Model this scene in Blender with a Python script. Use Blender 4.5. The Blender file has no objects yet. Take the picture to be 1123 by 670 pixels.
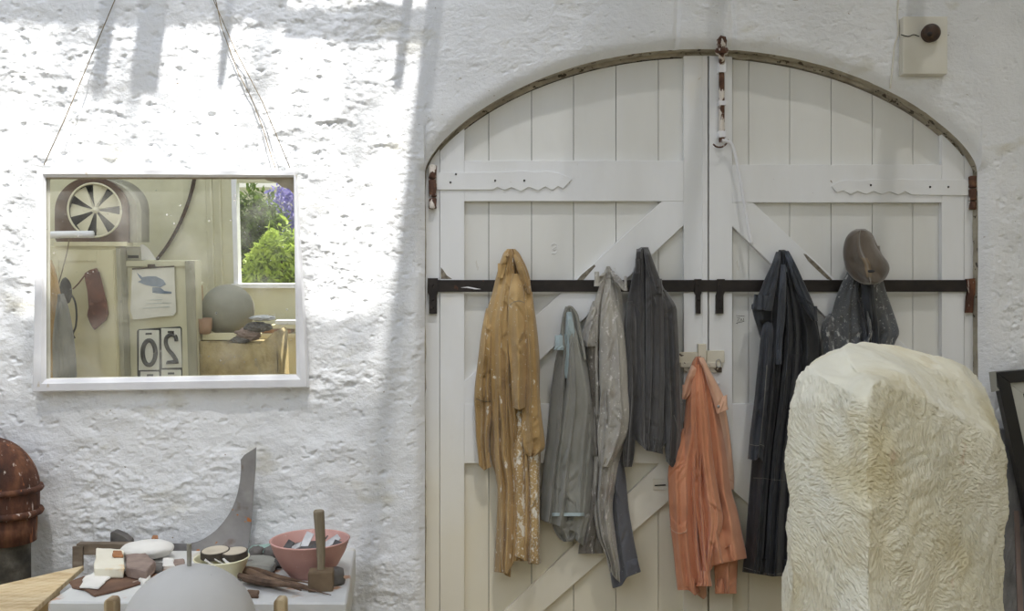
import bpy, bmesh, math, random
import numpy as np
from mathutils import Vector, Matrix

sc = bpy.context.scene
COL = sc.collection
random.seed(7)

# ------------------------------------------------------------------ camera
F = 972.0; W, H = 1123, 670; CX, CY = 561.5, 335.0
CAM = Vector((0.0, -3.6, 1.62))
cd = bpy.data.cameras.new('camera'); cam = bpy.data.objects.new('camera', cd); COL.objects.link(cam)
cam.location = CAM; cam.rotation_euler = (math.pi / 2, 0, 0)
cd.sensor_width = 36.0; cd.lens = F / W * 36.0; cd.clip_start = 0.05; cd.clip_end = 200
sc.camera = cam

# ------------------------------------------------------------------ view, world, sun
vs = sc.view_settings
vs.view_transform = 'Standard'; vs.look = 'None'; vs.gamma = 1.0; vs.use_curve_mapping = False
vs.exposure = 0.33
sc.cycles.use_denoising = True
sc.cycles.max_bounces = 8; sc.cycles.diffuse_bounces = 5; sc.cycles.glossy_bounces = 4
sc.cycles.transparent_max_bounces = 12
sc.cycles.sample_clamp_indirect = 6.0

world = bpy.data.worlds.new('sky'); sc.world = world; world.use_nodes = True
wn = world.node_tree; bg = wn.nodes['Background']
sky = wn.nodes.new('ShaderNodeTexSky'); sky.sky_type = 'NISHITA'; sky.sun_disc = False
SUN_DIR = Vector((-0.12, 0.50, -1.0)).normalized()       # the way the light travels
sky.sun_elevation = math.asin(-SUN_DIR.z); sky.sun_rotation = math.atan2(-SUN_DIR.x, -SUN_DIR.y)
sky.air_density = 1.0; sky.dust_density = 2.0
wmix = wn.nodes.new('ShaderNodeMix'); wmix.data_type = 'RGBA'; wmix.inputs[0].default_value = 0.6
wsc = wn.nodes.new('ShaderNodeVectorMath'); wsc.operation = 'SCALE'; wsc.inputs['Scale'].default_value = 0.18
wn.links.new(sky.outputs[0], wsc.inputs[0]); wn.links.new(wsc.outputs[0], wmix.inputs[6])
wmix.inputs[7].default_value = (0.95, 0.98, 1.04, 1)
wn.links.new(wmix.outputs[2], bg.inputs[0]); bg.inputs[1].default_value = 0.8

sd = bpy.data.lights.new('sun', 'SUN'); sun = bpy.data.objects.new('sun', sd); COL.objects.link(sun)
sd.energy = 10.0; sd.angle = math.radians(1.6); sd.color = (1.0, 0.98, 0.95)
sun.rotation_euler = SUN_DIR.to_track_quat('-Z', 'Y').to_euler(); sun.location = (0, -3, 8)

# ------------------------------------------------------------------ helpers: space
def P(px, py, y=0.0):
    d = y - CAM.y
    return Vector(((px - CX) / F * d, y, CAM.z - (py - CY) / F * d))
def X(px, y=0.0): return (px - CX) / F * (y - CAM.y)
def Z(py, y=0.0): return CAM.z - (py - CY) / F * (y - CAM.y)
def onz(px, py, z):
    d = (CAM.z - z) * F / (py - CY)
    return Vector(((px - CX) / F * d, CAM.y + d, z))

# ------------------------------------------------------------------ helpers: numpy noise
_rs = np.random.RandomState(3); _perm = _rs.permutation(256); _perm = np.concatenate([_perm] * 3)
_grad = _rs.randn(256, 3); _grad /= np.linalg.norm(_grad, axis=1)[:, None]
def perlin(x, y, z=0.0):
    x, y, z = np.broadcast_arrays(np.asarray(x, float), np.asarray(y, float), np.asarray(z, float))
    xi, yi, zi = np.floor(x).astype(int), np.floor(y).astype(int), np.floor(z).astype(int)
    xf, yf, zf = x - xi, y - yi, z - zi
    fade = lambda t: t * t * t * (t * (t * 6 - 15) + 10)
    u, v, w = fade(xf), fade(yf), fade(zf)
    def g(a, b, c):
        h = _perm[_perm[_perm[(xi + a) & 255] + ((yi + b) & 255)] + ((zi + c) & 255)]
        gr = _grad[h]
        return gr[..., 0] * (xf - a) + gr[..., 1] * (yf - b) + gr[..., 2] * (zf - c)
    l = lambda a, b, t: a + (b - a) * t
    return 1.5 * l(l(l(g(0,0,0), g(1,0,0), u), l(g(0,1,0), g(1,1,0), u), v),
             l(l(g(0,0,1), g(1,0,1), u), l(g(0,1,1), g(1,1,1), u), v), w)
def fbm(x, y, z=0.0, o=4, gain=0.5):
    s = 0; a = 1.0
    for i in range(o):
        s = s + a * perlin(np.asarray(x) * 2 ** i + 7.3 * i, np.asarray(y) * 2 ** i + 3.1 * i, np.asarray(z) * 2 ** i); a *= gain
    return s
def sstep(a, b, x):
    t = np.clip((x - a) / (b - a + 1e-9), 0, 1); return t * t * (3 - 2 * t)

# ------------------------------------------------------------------ helpers: objects
def tag(o, label=None, cat=None, group=None, kind=None):
    if label: o['label'] = label
    if cat: o['category'] = cat
    if group: o['group'] = group
    if kind: o['kind'] = kind
    return o
def thing(name, label, cat, loc, group=None, kind=None):
    o = bpy.data.objects.new(name, None); COL.objects.link(o); o.location = loc; o.empty_display_size = 0.05
    return tag(o, label, cat, group, kind)
def link(name, me, m, parent=None, smooth=False, origin=None, **kw):
    """me holds world coordinates; moved into the parent's frame, or about its own origin"""
    root = parent; off = Vector((0, 0, 0))
    while root is not None: off += root.location; root = root.parent
    if parent is None and origin is not None: off = Vector(origin)
    me.transform(Matrix.Translation(-off))
    if m: me.materials.append(m)
    if smooth: me.polygons.foreach_set('use_smooth', [True] * len(me.polygons))
    me.update()
    o = bpy.data.objects.new(name, me); COL.objects.link(o)
    if parent is not None: o.parent = parent
    elif origin is not None: o.location = origin
    return tag(o, **kw)
def from_bm(bm, name='m'):
    bmesh.ops.recalc_face_normals(bm, faces=bm.faces)
    me = bpy.data.meshes.new(name); bm.to_mesh(me); bm.free(); return me
def base_of(me):
    n = len(me.vertices); a = np.empty(n * 3); me.vertices.foreach_get('co', a); a = a.reshape(-1, 3)
    return ((a[:, 0].min() + a[:, 0].max()) / 2, (a[:, 1].min() + a[:, 1].max()) / 2, a[:, 2].min())
def solo(name, me, m, label, cat, smooth=False, group=None, kind=None):
    return link(name, me, m, smooth=smooth, origin=base_of(me), label=label, cat=cat, group=group, kind=kind)
def struct(name, me, m, smooth=False):
    return link(name, me, m, smooth=smooth, origin=base_of(me), kind='structure')

def grid_mesh(V, cu=False, cv=False):
    nv, nu = V.shape[:2]
    idx = np.arange(nv * nu).reshape(nv, nu)
    if cu: idx = np.concatenate([idx, idx[:, :1]], 1)
    if cv: idx = np.concatenate([idx, idx[:1]], 0)
    q = np.stack([idx[:-1, :-1], idx[:-1, 1:], idx[1:, 1:], idx[1:, :-1]], -1).reshape(-1, 4)
    return quads_mesh(V.reshape(-1, 3), q)
def quads_mesh(v, q):
    me = bpy.data.meshes.new('g'); v = np.asarray(v, np.float32)
    me.vertices.add(len(v)); me.vertices.foreach_set('co', v.ravel())
    me.loops.add(q.size); me.loops.foreach_set('vertex_index', q.ravel().astype(np.int32))
    me.polygons.add(len(q)); me.polygons.foreach_set('loop_start', np.arange(0, q.size, 4, dtype=np.int32))
    try: me.polygons.foreach_set('loop_total', np.full(len(q), 4, np.int32))
    except Exception: pass
    me.update(calc_edges=True); me.validate(); return me

def bm_box(bm, lo, hi, rot=None, bev=0.0):
    lo, hi = Vector(lo), Vector(hi); c = (lo + hi) / 2; s = hi - lo
    r = bmesh.ops.create_cube(bm, size=1.0); vs_ = r['verts']
    M = Matrix.Translation(c) @ (rot.to_4x4() if rot else Matrix.Identity(4)) @ Matrix.Diagonal((*s, 1))
    bmesh.ops.transform(bm, matrix=M, verts=vs_)
    if bev:
        es = list({e for v in vs_ for e in v.link_edges})
        bmesh.ops.bevel(bm, geom=es, offset=bev, segments=2, affect='EDGES', profile=0.6)
def box(lo, hi, rot=None, bev=0.0):
    bm = bmesh.new(); bm_box(bm, lo, hi, rot, bev); return from_bm(bm)
def bm_prism(bm, pts, y0, y1):
    """pts [(x,z)] closed outline, extruded between two world depths"""
    a = [bm.verts.new((x, y0, z)) for x, z in pts]; b = [bm.verts.new((x, y1, z)) for x, z in pts]
    bm.faces.new(a); bm.faces.new(b[::-1]); n = len(pts)
    for i in range(n): bm.faces.new((a[i], b[i], b[(i + 1) % n], a[(i + 1) % n]))
def prism(pts, y0, y1, bev=0.0):
    bm = bmesh.new(); bm_prism(bm, pts, y0, y1)
    bmesh.ops.recalc_face_normals(bm, faces=bm.faces)
    if bev: bmesh.ops.bevel(bm, geom=[e for e in bm.edges if e.is_manifold and e.calc_face_angle(0) > 0.5], offset=bev, segments=1, affect='EDGES')
    return from_bm(bm)
def pp(pts, y): return [(X(a, y), Z(b, y)) for a, b in pts]
def slab(pts, z0, z1, bev=0.0):
    """pts [(x,y)] seen from above"""
    bm = bmesh.new()
    a = [bm.verts.new((x, y, z0)) for x, y in pts]; b = [bm.verts.new((x, y, z1)) for x, y in pts]
    bm.faces.new(a); bm.faces.new(b[::-1]); n = len(pts)
    for i in range(n): bm.faces.new((a[i], b[i], b[(i + 1) % n], a[(i + 1) % n]))
    bmesh.ops.recalc_face_normals(bm, faces=bm.faces)
    if bev: bmesh.ops.bevel(bm, geom=list(bm.edges), offset=bev, segments=1, affect='EDGES')
    return from_bm(bm)
def catmull(pts, n=8):
    P_ = [np.array(p, float) for p in pts]; P_ = [2 * P_[0] - P_[1]] + P_ + [2 * P_[-1] - P_[-2]]; out = []
    for i in range(1, len(P_) - 2):
        a, b, c, d = P_[i - 1:i + 3]
        for k in range(n):
            t = k / n
            out.append(0.5 * ((2 * b) + (-a + c) * t + (2 * a - 5 * b + 4 * c - d) * t * t + (-a + 3 * b - 3 * c + d) * t ** 3))
    out.append(P_[-2]); return np.array(out)
def tube_bm(bm, pts, r, seg=8, caps=True):
    pts = [Vector(p) for p in pts]; n = len(pts); rings = []
    rr = r if hasattr(r, '__len__') else [r] * n
    up = None
    for i, p in enumerate(pts):
        t = (pts[min(i + 1, n - 1)] - pts[max(i - 1, 0)]).normalized()
        if up is None: up = t.orthogonal().normalized()
        up = (up - t * up.dot(t)); up = up.normalized() if up.length > 1e-6 else t.orthogonal().normalized()
        s = t.cross(up)
        rings.append([bm.verts.new(p + (up * math.cos(2 * math.pi * k / seg) + s * math.sin(2 * math.pi * k / seg)) * rr[i]) for k in range(seg)])
    for i in range(n - 1):
        for k in range(seg): bm.faces.new((rings[i][k], rings[i][(k + 1) % seg], rings[i + 1][(k + 1) % seg], rings[i + 1][k]))
    if caps: bm.faces.new(rings[0][::-1]); bm.faces.new(rings[-1])
def tube(pts, r, seg=8):
    bm = bmesh.new(); tube_bm(bm, pts, r, seg); return from_bm(bm)
def lathe(prof, c, seg=48, axis='Z', wob=0.0):
    """prof [(r,h)] about a point c; open profile closed at the axis when r = 0"""
    prof = np.array(prof, float); th = np.linspace(0, 2 * np.pi, seg, endpoint=False)
    r = np.maximum(prof[:, 0], 1e-4)[:, None] * (1 + wob * np.sin(3 * th + 1)[None]); h = prof[:, 1][:, None] + 0 * th[None]
    a, b = r * np.cos(th), r * np.sin(th)
    V = {'Z': np.stack([a, b, h], -1), 'Y': np.stack([a, h, b], -1), 'X': np.stack([h, a, b], -1)}[axis]
    me = grid_mesh(V + np.array(c), cu=True)
    bm = bmesh.new(); bm.from_mesh(me); bmesh.ops.remove_doubles(bm, verts=bm.verts, dist=2e-4)
    return from_bm(bm)
def rock(c, s, seed=0, sub=3, amp=0.18, freq=2.0, flat=0.0):
    bm = bmesh.new(); bmesh.ops.create_icosphere(bm, subdivisions=sub, radius=1.0)
    co = np.array([v.co[:] for v in bm.verts])
    n = fbm(co[:, 0] * freq + seed * 3.7, co[:, 1] * freq, co[:, 2] * freq, 3)
    for v, k in zip(bm.verts, n):
        p = v.co * (1 + amp * k)
        if flat: p = Vector([math.copysign(abs(q) ** (1 - flat), q) for q in p])
        v.co = Vector((c[0] + p.x * s[0], c[1] + p.y * s[1], c[2] + p.z * s[2]))
    return from_bm(bm)

# ------------------------------------------------------------------ helpers: materials
def mat(name, cols, scale=4.0, detail=6.0, stretch=(1, 1, 1), rough=0.8, metal=0.0, bump=(), spots=(), spec=0.5,
        sheen=0.0, wave=None, trans=0.0, coat=0.0, noise_rough=0.55, distort=0.0):
    m = bpy.data.materials.new(name); m.use_nodes = True; t = m.node_tree; N, L = t.nodes, t.links
    b = N['Principled BSDF']; tc = N.new('ShaderNodeTexCoord')
    def mapped(st):
        mp = N.new('ShaderNodeMapping'); mp.inputs['Scale'].default_value = st; L.new(tc.outputs['Object'], mp.inputs[0]); return mp.outputs[0]
    def noise(sc_, st=(1, 1, 1), det=detail, off=0.0, dist=0.0, ro=noise_rough):
        n = N.new('ShaderNodeTexNoise'); n.noise_dimensions = '4D'; n.inputs['Scale'].default_value = sc_; n.inputs['Detail'].default_value = det
        n.inputs['W'].default_value = off; n.inputs['Distortion'].default_value = dist; n.inputs['Roughness'].default_value = ro
        L.new(mapped(st), n.inputs['Vector']); return n.outputs['Fac']
    if wave:
        w = N.new('ShaderNodeTexWave'); w.wave_type = wave.get('type', 'BANDS'); w.bands_direction = wave.get('dir', 'X')
        w.inputs['Scale'].default_value = wave['scale']; w.inputs['Distortion'].default_value = wave.get('dist', 3); w.inputs['Detail'].default_value = 3
        w.inputs['Detail Scale'].default_value = wave.get('ds', 1.0)
        L.new(mapped(stretch), w.inputs['Vector']); fac = w.outputs['Fac']
    else: fac = noise(scale, stretch, dist=distort)
    r = N.new('ShaderNodeValToRGB'); L.new(fac, r.inputs[0]); cr = r.color_ramp
    if len(cols) == 1: cols = [(0.0, cols[0]), (1.0, cols[0])]
    elif not isinstance(cols[0][0], (int, float)) or len(cols[0]) != 2:
        cols = [(0.3 + 0.4 * i / (len(cols) - 1), c) for i, c in enumerate(cols)]
    while len(cr.elements) < len(cols): cr.elements.new(0.5)
    for e, (p, c) in zip(cr.elements, cols): e.position = p; e.color = (*c, 1)
    out = r.outputs[0]
    for i, s in enumerate(spots):
        # (scale, threshold, colour, strength, stretch, softness)
        sc_, th, c = s[:3]; st = s[3] if len(s) > 3 else 1.0; stre = s[4] if len(s) > 4 else (1, 1, 1); soft = s[5] if len(s) > 5 else 0.02
        n = noise(sc_, stre, 4, 3.7 * i + 1.3 + len(name))
        mr = N.new('ShaderNodeMapRange'); mr.inputs[1].default_value = th; mr.inputs[2].default_value = th + soft; mr.inputs[4].default_value = st
        L.new(n, mr.inputs[0])
        mx = N.new('ShaderNodeMix'); mx.data_type = 'RGBA'; L.new(mr.outputs[0], mx.inputs[0]); L.new(out, mx.inputs[6]); mx.inputs[7].default_value = (*c, 1)
        out = mx.outputs[2]
    L.new(out, b.inputs['Base Color'])
    b.inputs['Roughness'].default_value = rough; b.inputs['Metallic'].default_value = metal; b.inputs['Specular IOR Level'].default_value = spec
    if sheen: b.inputs['Sheen Weight'].default_value = sheen; b.inputs['Sheen Roughness'].default_value = 0.5
    if coat: b.inputs['Coat Weight'].default_value = coat
    nrm = None
    for i, bp in enumerate(bump):
        sc_, strength, dist = bp[:3]; st = bp[3] if len(bp) > 3 else (1, 1, 1); dd = bp[4] if len(bp) > 4 else 0.0
        bn = N.new('ShaderNodeBump'); bn.inputs['Strength'].default_value = strength; bn.inputs['Distance'].default_value = dist
        L.new(noise(sc_, st, 5, 11.0 + i, dd), bn.inputs['Height'])
        if nrm: L.new(nrm, bn.inputs['Normal'])
        nrm = bn.outputs[0]
    if nrm: L.new(nrm, b.inputs['Normal'])
    return m
def s(r, g, b):
    f = lambda c: ((c / 255) / 12.92) if c <= 10 else (((c / 255) + 0.055) / 1.055) ** 2.4
    return (f(r), f(g), f(b))

def cloth(name, a, b, paint=None, th=0.66, dirt=None, sheen=0.25, extra=(), rough=0.9, fine=1.0, spec=0.2):
    sp = []
    if dirt: sp.append((5.0, 0.52, dirt, 0.55, (1, 1, 0.6), 0.14))
    sp += list(extra)
    if paint:
        sp.append((34.0, th, paint, 0.85, (1, 1, 0.6), 0.05)); sp.append((110.0, th + 0.015, paint, 0.8, (1, 1, 1), 0.03))
    a = tuple(c * .80 for c in a); b = tuple(c * 1.06 for c in b)
    return mat(name, [a, b], scale=4.0, detail=5, stretch=(1.5, 1.5, 0.6), rough=rough, spots=sp, sheen=sheen, spec=spec,
               bump=((700, 0.12 * fine, 0.001), (26, 0.2, 0.005, (1, 1, 0.9)), (8, 0.4, 0.02, (1, 1, 0.8), 0.8)))

M = {}
wallc = (0.80, 0.80, 0.795)
M['wall'] = mat('whitewashed_render', [(0.3, (0.74, 0.75, 0.76)), (0.5, (0.81, 0.82, 0.83)), (0.7, (0.85, 0.855, 0.86))], scale=2.2, detail=8,
                spots=((2.6, 0.60, s(196, 190, 165), 0.6, (1, 1, 1.8), 0.10), (9, 0.70, s(150, 138, 110), 0.8, (1, 1, 2.2), 0.05), (46, 0.70, s(120, 98, 62), 0.85, (1, 1, 1.5), 0.04), (95, 0.72, s(110, 100, 84), 0.8, (1, 1, 1), 0.03)),
                rough=0.92, spec=0.2, bump=((60, 0.6, 0.007, (1, 1, 1.3)), (170, 0.55, 0.003)))
M['wall_cream'] = mat('cream_render', [s(206, 201, 180), s(220, 215, 196)], scale=2, rough=0.9, spots=((5, 0.62, s(170, 160, 130), 0.5, (1, 1, .5), 0.1),), bump=((40, 0.3, 0.004),))
M['soffit'] = mat('weathered_mortar', [s(140, 131, 114), s(190, 182, 164)], scale=14, rough=0.95, spots=((30, 0.6, s(70, 62, 52), 0.9),), bump=((50, 0.6, 0.01),))
M['door'] = mat('old_white_door_paint', [(0.3, s(226, 226, 224)), (0.7, s(236, 237, 238))], scale=5, stretch=(1, 1, 0.25), rough=0.55, spec=0.35,
                spots=((1.6, 0.60, s(214, 200, 160), 0.45, (1, 1, .6), 0.12), (14, 0.72, s(176, 158, 122), 0.7, (1, 1, .5), 0.05), (70, 0.745, s(84, 66, 48), 0.9, (1, 1, 1), 0.02), (34, 0.73, s(120, 104, 84), 0.8)),
                bump=((60, 0.18, 0.002, (1, 1, 0.06)), (160, 0.12, 0.001)))
M['door_low'] = mat('old_cream_door_paint', [(0.3, s(216, 213, 202)), (0.7, s(228, 227, 220))], scale=4, stretch=(1, 1, 0.3), rough=0.55, spec=0.35,
                spots=((1.7, 0.47, s(216, 198, 150), 0.5, (1, 1, .6), 0.2), (14, 0.70, s(166, 148, 110), 0.7, (1, 1, .5), 0.05), (70, 0.735, s(84, 66, 48), 0.9, (1, 1, 1), 0.02)),
                bump=((60, 0.18, 0.002, (1, 1, 0.06)),))
M['boards'] = mat('old_board_paint', [(0.3, s(220, 219, 213)), (0.7, s(230, 230, 226))], scale=4, stretch=(1, 1, 0.3), rough=0.55, spec=0.35,
                spots=((1.7, 0.60, s(216, 198, 150), 0.35, (1, 1, .6), 0.2), (14, 0.70, s(166, 148, 110), 0.7, (1, 1, .5), 0.05), (70, 0.735, s(84, 66, 48), 0.9, (1, 1, 1), 0.02)),
                bump=((60, 0.18, 0.002, (1, 1, 0.06)),))
def yellow_low(m):
    # mixed yellower towards the bottom, up to an uneven line
    N, L = m.node_tree.nodes, m.node_tree.links; b = N['Principled BSDF']; src = b.inputs['Base Color'].links[0].from_socket
    tc = N.new('ShaderNodeTexCoord'); sp = N.new('ShaderNodeSeparateXYZ'); L.new(tc.outputs['Object'], sp.inputs[0])
    n = N.new('ShaderNodeTexNoise'); n.inputs['Scale'].default_value = 1.8; L.new(tc.outputs['Object'], n.inputs['Vector'])
    a = N.new('ShaderNodeMath'); a.operation = 'MULTIPLY_ADD'; L.new(n.outputs['Fac'], a.inputs[0]); a.inputs[1].default_value = 0.9; L.new(sp.outputs[2], a.inputs[2])
    r = N.new('ShaderNodeMapRange'); r.inputs[1].default_value = 1.75; r.inputs[2].default_value = 1.15; r.inputs[4].default_value = 0.5; L.new(a.outputs[0], r.inputs[0])
    mx = N.new('ShaderNodeMix'); mx.data_type = 'RGBA'; L.new(r.outputs[0], mx.inputs[0]); L.new(src, mx.inputs[6]); mx.inputs[7].default_value = (*s(222, 208, 168), 1); L.new(mx.outputs[2], b.inputs['Base Color'])
yellow_low(M['boards']); yellow_low(M['door'])
M['gap'] = mat('dark_backing', [s(40, 36, 30), s(55, 50, 42)], rough=1.0)
M['iron'] = mat('black_iron', [s(30, 26, 24), s(52, 45, 41)], scale=20, rough=0.55, metal=0.3, spots=((24, 0.66, s(96, 60, 42), 0.6),), bump=((80, 0.3, 0.002),))
M['rust'] = mat('rusty_white_iron', [s(104, 72, 54), s(78, 52, 40), s(134, 96, 70)], scale=24, rough=0.85, spots=((30, 0.51, s(222, 214, 204), 0.95, (1, 1, .6), 0.03),), bump=((80, 0.5, 0.004),))
M['rustpipe'] = mat('rusted_cast_iron', [s(46, 30, 24), s(88, 54, 38), s(138, 94, 66)], scale=9, stretch=(2, 2, 0.7), rough=0.85,
                    spots=((40, 0.62, s(214, 200, 188), 0.8, (1.6, 1.6, .35), 0.05), (26, 0.64, s(180, 110, 70), 0.7, (1.5, 1.5, .3), 0.05)), bump=((60, 0.5, 0.006), (16, 0.4, 0.01)))
M['darkpipe'] = mat('mouldy_base', [s(46, 42, 36), s(86, 82, 74), s(120, 116, 106)], scale=12, rough=0.95, bump=((40, 0.6, 0.01),))
M['frame'] = mat('white_gloss_frame', [s(222, 222, 226), s(236, 236, 238)], scale=8, rough=0.35, spots=((18, 0.70, s(190, 170, 130), 0.7, (1, 1, .5), 0.05), (60, 0.745, s(90, 80, 70), 0.9)), bump=((30, 0.15, 0.002),))
M['frame_in'] = mat('tarnished_rebate', [s(150, 140, 118), s(182, 172, 150)], scale=20, rough=0.6)  # stained corner, and the painted shade under the top rail
M['plankwood'] = mat('weathered_plank', [s(150, 128, 96), s(196, 176, 140)], wave={'scale': 6, 'dist': 4, 'dir': 'X'}, rough=0.75, bump=((80, 0.3, 0.002),))
M['floor'] = mat('stone_floor', [s(164, 152, 130), s(190, 178, 154)], scale=3, rough=0.9, bump=((30, 0.4, 0.01),))
M['rafter'] = mat('white_rafter', [s(210, 208, 200), s(225, 222, 215)], scale=4, rough=0.7)
M['olive'] = mat('cream_green_wall', [s(198, 194, 164), s(212, 208, 180)], scale=2, rough=0.8, bump=((30, 0.15, 0.003),))

def mirror_mat():
    m = bpy.data.materials.new('old_mirror_glass'); m.use_nodes = True; t = m.node_tree; N, L = t.nodes, t.links
    out = N['Material Output']; N.remove(N['Principled BSDF'])
    g = N.new('ShaderNodeBsdfGlossy'); g.inputs['Color'].default_value = (0.93, 0.92, 0.83, 1); g.inputs['Roughness'].default_value = 0.004
    d = N.new('ShaderNodeBsdfDiffuse'); d.inputs['Color'].default_value = (0.80, 0.79, 0.72, 1)
    tc = N.new('ShaderNodeTexCoord')
    def nz(sc_, w, lo, hi, top):
        n = N.new('ShaderNodeTexNoise'); n.noise_dimensions = '4D'; n.inputs['Scale'].default_value = sc_; n.inputs['W'].default_value = w; n.inputs['Detail'].default_value = 3
        L.new(tc.outputs['Object'], n.inputs['Vector'])
        r = N.new('ShaderNodeMapRange'); r.inputs[1].default_value = lo; r.inputs[2].default_value = hi; r.inputs[4].default_value = top; L.new(n.outputs['Fac'], r.inputs[0]); return r.outputs[0]
    v = N.new('ShaderNodeTexVoronoi'); v.inputs['Scale'].default_value = 26; L.new(tc.outputs['Object'], v.inputs['Vector'])
    r = N.new('ShaderNodeMapRange'); r.inputs[1].default_value = 0.12; r.inputs[2].default_value = 0.08; r.inputs[4].default_value = 0.8; L.new(v.outputs['Distance'], r.inputs[0])
    mul = N.new('ShaderNodeMath'); mul.operation = 'MULTIPLY'; L.new(r.outputs[0], mul.inputs[0]); L.new(nz(3.0, 4.0, 0.50, 0.56, 1.0), mul.inputs[1])
    a = N.new('ShaderNodeMath'); a.operation = 'MAXIMUM'; L.new(mul.outputs[0], a.inputs[0]); L.new(nz(5, 1.0, 0.42, 0.85, 0.32), a.inputs[1])
    b = N.new('ShaderNodeMath'); b.operation = 'MAXIMUM'; L.new(a.outputs[0], b.inputs[0]); L.new(nz(70, 9.0, 0.71, 0.74, 0.7), b.inputs[1])
    c = N.new('ShaderNodeMath'); c.operation = 'MAXIMUM'; L.new(b.outputs[0], c.inputs[0]); c.inputs[1].default_value = 0.04
    mx = N.new('ShaderNodeMixShader'); L.new(c.outputs[0], mx.inputs[0]); L.new(g.outputs[0], mx.inputs[1]); L.new(d.outputs[0], mx.inputs[2]); L.new(mx.outputs[0], out.inputs[0])
    return m
M['mirror'] = mirror_mat()

def roof_glass(name, clear, var=0.0, tint=(0.42, 0.45, 0.50)):
    """unseen roof glass made to shape the light: part clear, part diffusing"""
    m = bpy.data.materials.new(name); m.use_nodes = True; t = m.node_tree; N, L = t.nodes, t.links
    out = N['Material Output']; N.remove(N['Principled BSDF'])
    tr = N.new('ShaderNodeBsdfTransparent'); tl = N.new('ShaderNodeBsdfTranslucent'); tl.inputs['Color'].default_value = (*tint, 1)
    mx = N.new('ShaderNodeMixShader'); L.new(tl.outputs[0], mx.inputs[1]); L.new(tr.outputs[0], mx.inputs[2]); L.new(mx.outputs[0], out.inputs[0])
    mx.inputs[0].default_value = clear
    if var:
        tc = N.new('ShaderNodeTexCoord'); mp = N.new('ShaderNodeMapping'); mp.inputs['Scale'].default_value = (7, 1.6, 1); L.new(tc.outputs['Object'], mp.inputs[0])
        n = N.new('ShaderNodeTexNoise'); n.inputs['Scale'].default_value = 1.2; n.inputs['Detail'].default_value = 4; L.new(mp.outputs[0], n.inputs['Vector'])
        r = N.new('ShaderNodeMapRange'); r.inputs[1].default_value = 0.34; r.inputs[2].default_value = 0.6; r.inputs[3].default_value = clear - var; r.inputs[4].default_value = clear
        L.new(n.outputs['Fac'], r.inputs[0]); L.new(r.outputs[0], mx.inputs[0])
    return m
M['glass_dim'] = roof_glass('dimming_roof_glass', 0.27, tint=(0.17, 0.19, 0.23))  # clear share set to dim the sun over most of the wall
M['glass_right'] = roof_glass('right_dimming_roof_glass', 0.21, tint=(0.14, 0.14, 0.14))  # duller, set to darken the right side
M['glass_fill'] = roof_glass('front_fill_roof_glass', 0.14, tint=(0.52, 0.55, 0.60))  # lets more light in, added to fill the front faces
M['glass_mid'] = roof_glass('mid_fill_roof_glass', 0.14, tint=(0.42, 0.42, 0.42))  # in-between share, set to lift the stone's right face
M['glass_patch'] = roof_glass('sun_patch_roof_glass', 0.95, 0.45)  # nearly clear, placed to throw the sun patch
M['glass_half'] = roof_glass('patch_fade_roof_glass', 0.55, 0.35)  # half clear, placed to fade the patch's lower edge

# ------------------------------------------------------------------ the room
YD = 0.07          # face of the door stiles
YB = 0.098         # face of the door boards
XL, XR, YBK, ZR = -5.7, 3.4, -6.0, 3.3

SPR = 188.0; AC, AH, ATOP = 771.0, 306.0, 51.0
def arch_px(px):
    dx = np.minimum(np.abs(np.asarray(px, float) - AC), AH * 0.9999)
    rise = SPR - ATOP; R = (AH ** 2 + rise ** 2) / (2 * rise)
    e = SPR - rise * np.sqrt(1 - (dx / AH) ** 2); c = ATOP + R - np.sqrt(R * R - dx * dx)
    return 0.5 * e + 0.5 * c
XJ0, XJ1 = X(465), X(1077)
def arch_z(x):                        # arch of the wall face in metres
    return Z(arch_px(np.asarray(x) / 3.6 * F + CX))

def wall_off(x, z):
    """relief of the lime-washed rubble; positive towards the room"""
    rough = 0.35 + 0.65 * sstep(-0.15, -0.75, x) + 0.55 * sstep(1.93, 2.0, x) * sstep(2.3, 2.0, z)
    big = fbm(x * 2.1, z * 3.0, 1.7, 4)
    lum = fbm(x * 8 + 0.6 * z, z * 10, 4.2, 4)
    rid = 1 - np.abs(fbm(x * 4 + z * 1.5, z * 9, 9.0, 3)) * 2.6
    fine = fbm(x * 34, z * 40, 2.0, 3); grit = np.abs(fbm(x * 70, z * 80, 6.0, 2))
    pit = np.minimum(0, fbm(x * 22, z * 32, 7.7, 3) + 0.45)
    mask = sstep(-0.15, 0.35, fbm(x * 2.7, z * 3.3, 5.5, 2))
    o = rough * (0.016 * big + 0.0055 * lum + 0.006 * np.maximum(rid, 0) * mask + 0.0034 * fine * (0.3 + mask) + 0.0030 * grit * (0.2 + mask) + 0.020 * pit)
    # smoother dressed ring with keystone joints
    for jx, jl in ((742, 1), (804, -1)):
        X0 = X(jx); o = o - 0.008 * np.exp(-((x - X0 - 0.03 * (z - 2.7) * jl) / 0.010) ** 2) * (z > 2.62)
    # trowelled fall of the plaster along the arch
    return o
def wall_point(x, z, edge):
    """edge = distance to the opening's edge, rounds the arris"""
    y = -wall_off(x, z) + 0.035 * np.exp(-(np.maximum(edge, 0) / 0.022) ** 1.3) - 0.0
    return np.stack([x, y, z], -1)
def opening_dist(x, z):
    e = 0.004; sl = (arch_z(np.clip(x + e, XJ0 + 1e-3, XJ1 - 1e-3)) - arch_z(np.clip(x - e, XJ0 + 1e-3, XJ1 - 1e-3))) / (2 * e)
    d = (z - arch_z(x)) / np.sqrt(1 + sl * sl)
    zs = float(arch_z(XJ0)); up = np.maximum(z - zs, 0)
    d = np.where(x <= XJ0, np.hypot(XJ0 - x, up), d); d = np.where(x >= XJ1, np.hypot(x - XJ1, up), d)
    return d
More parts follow.
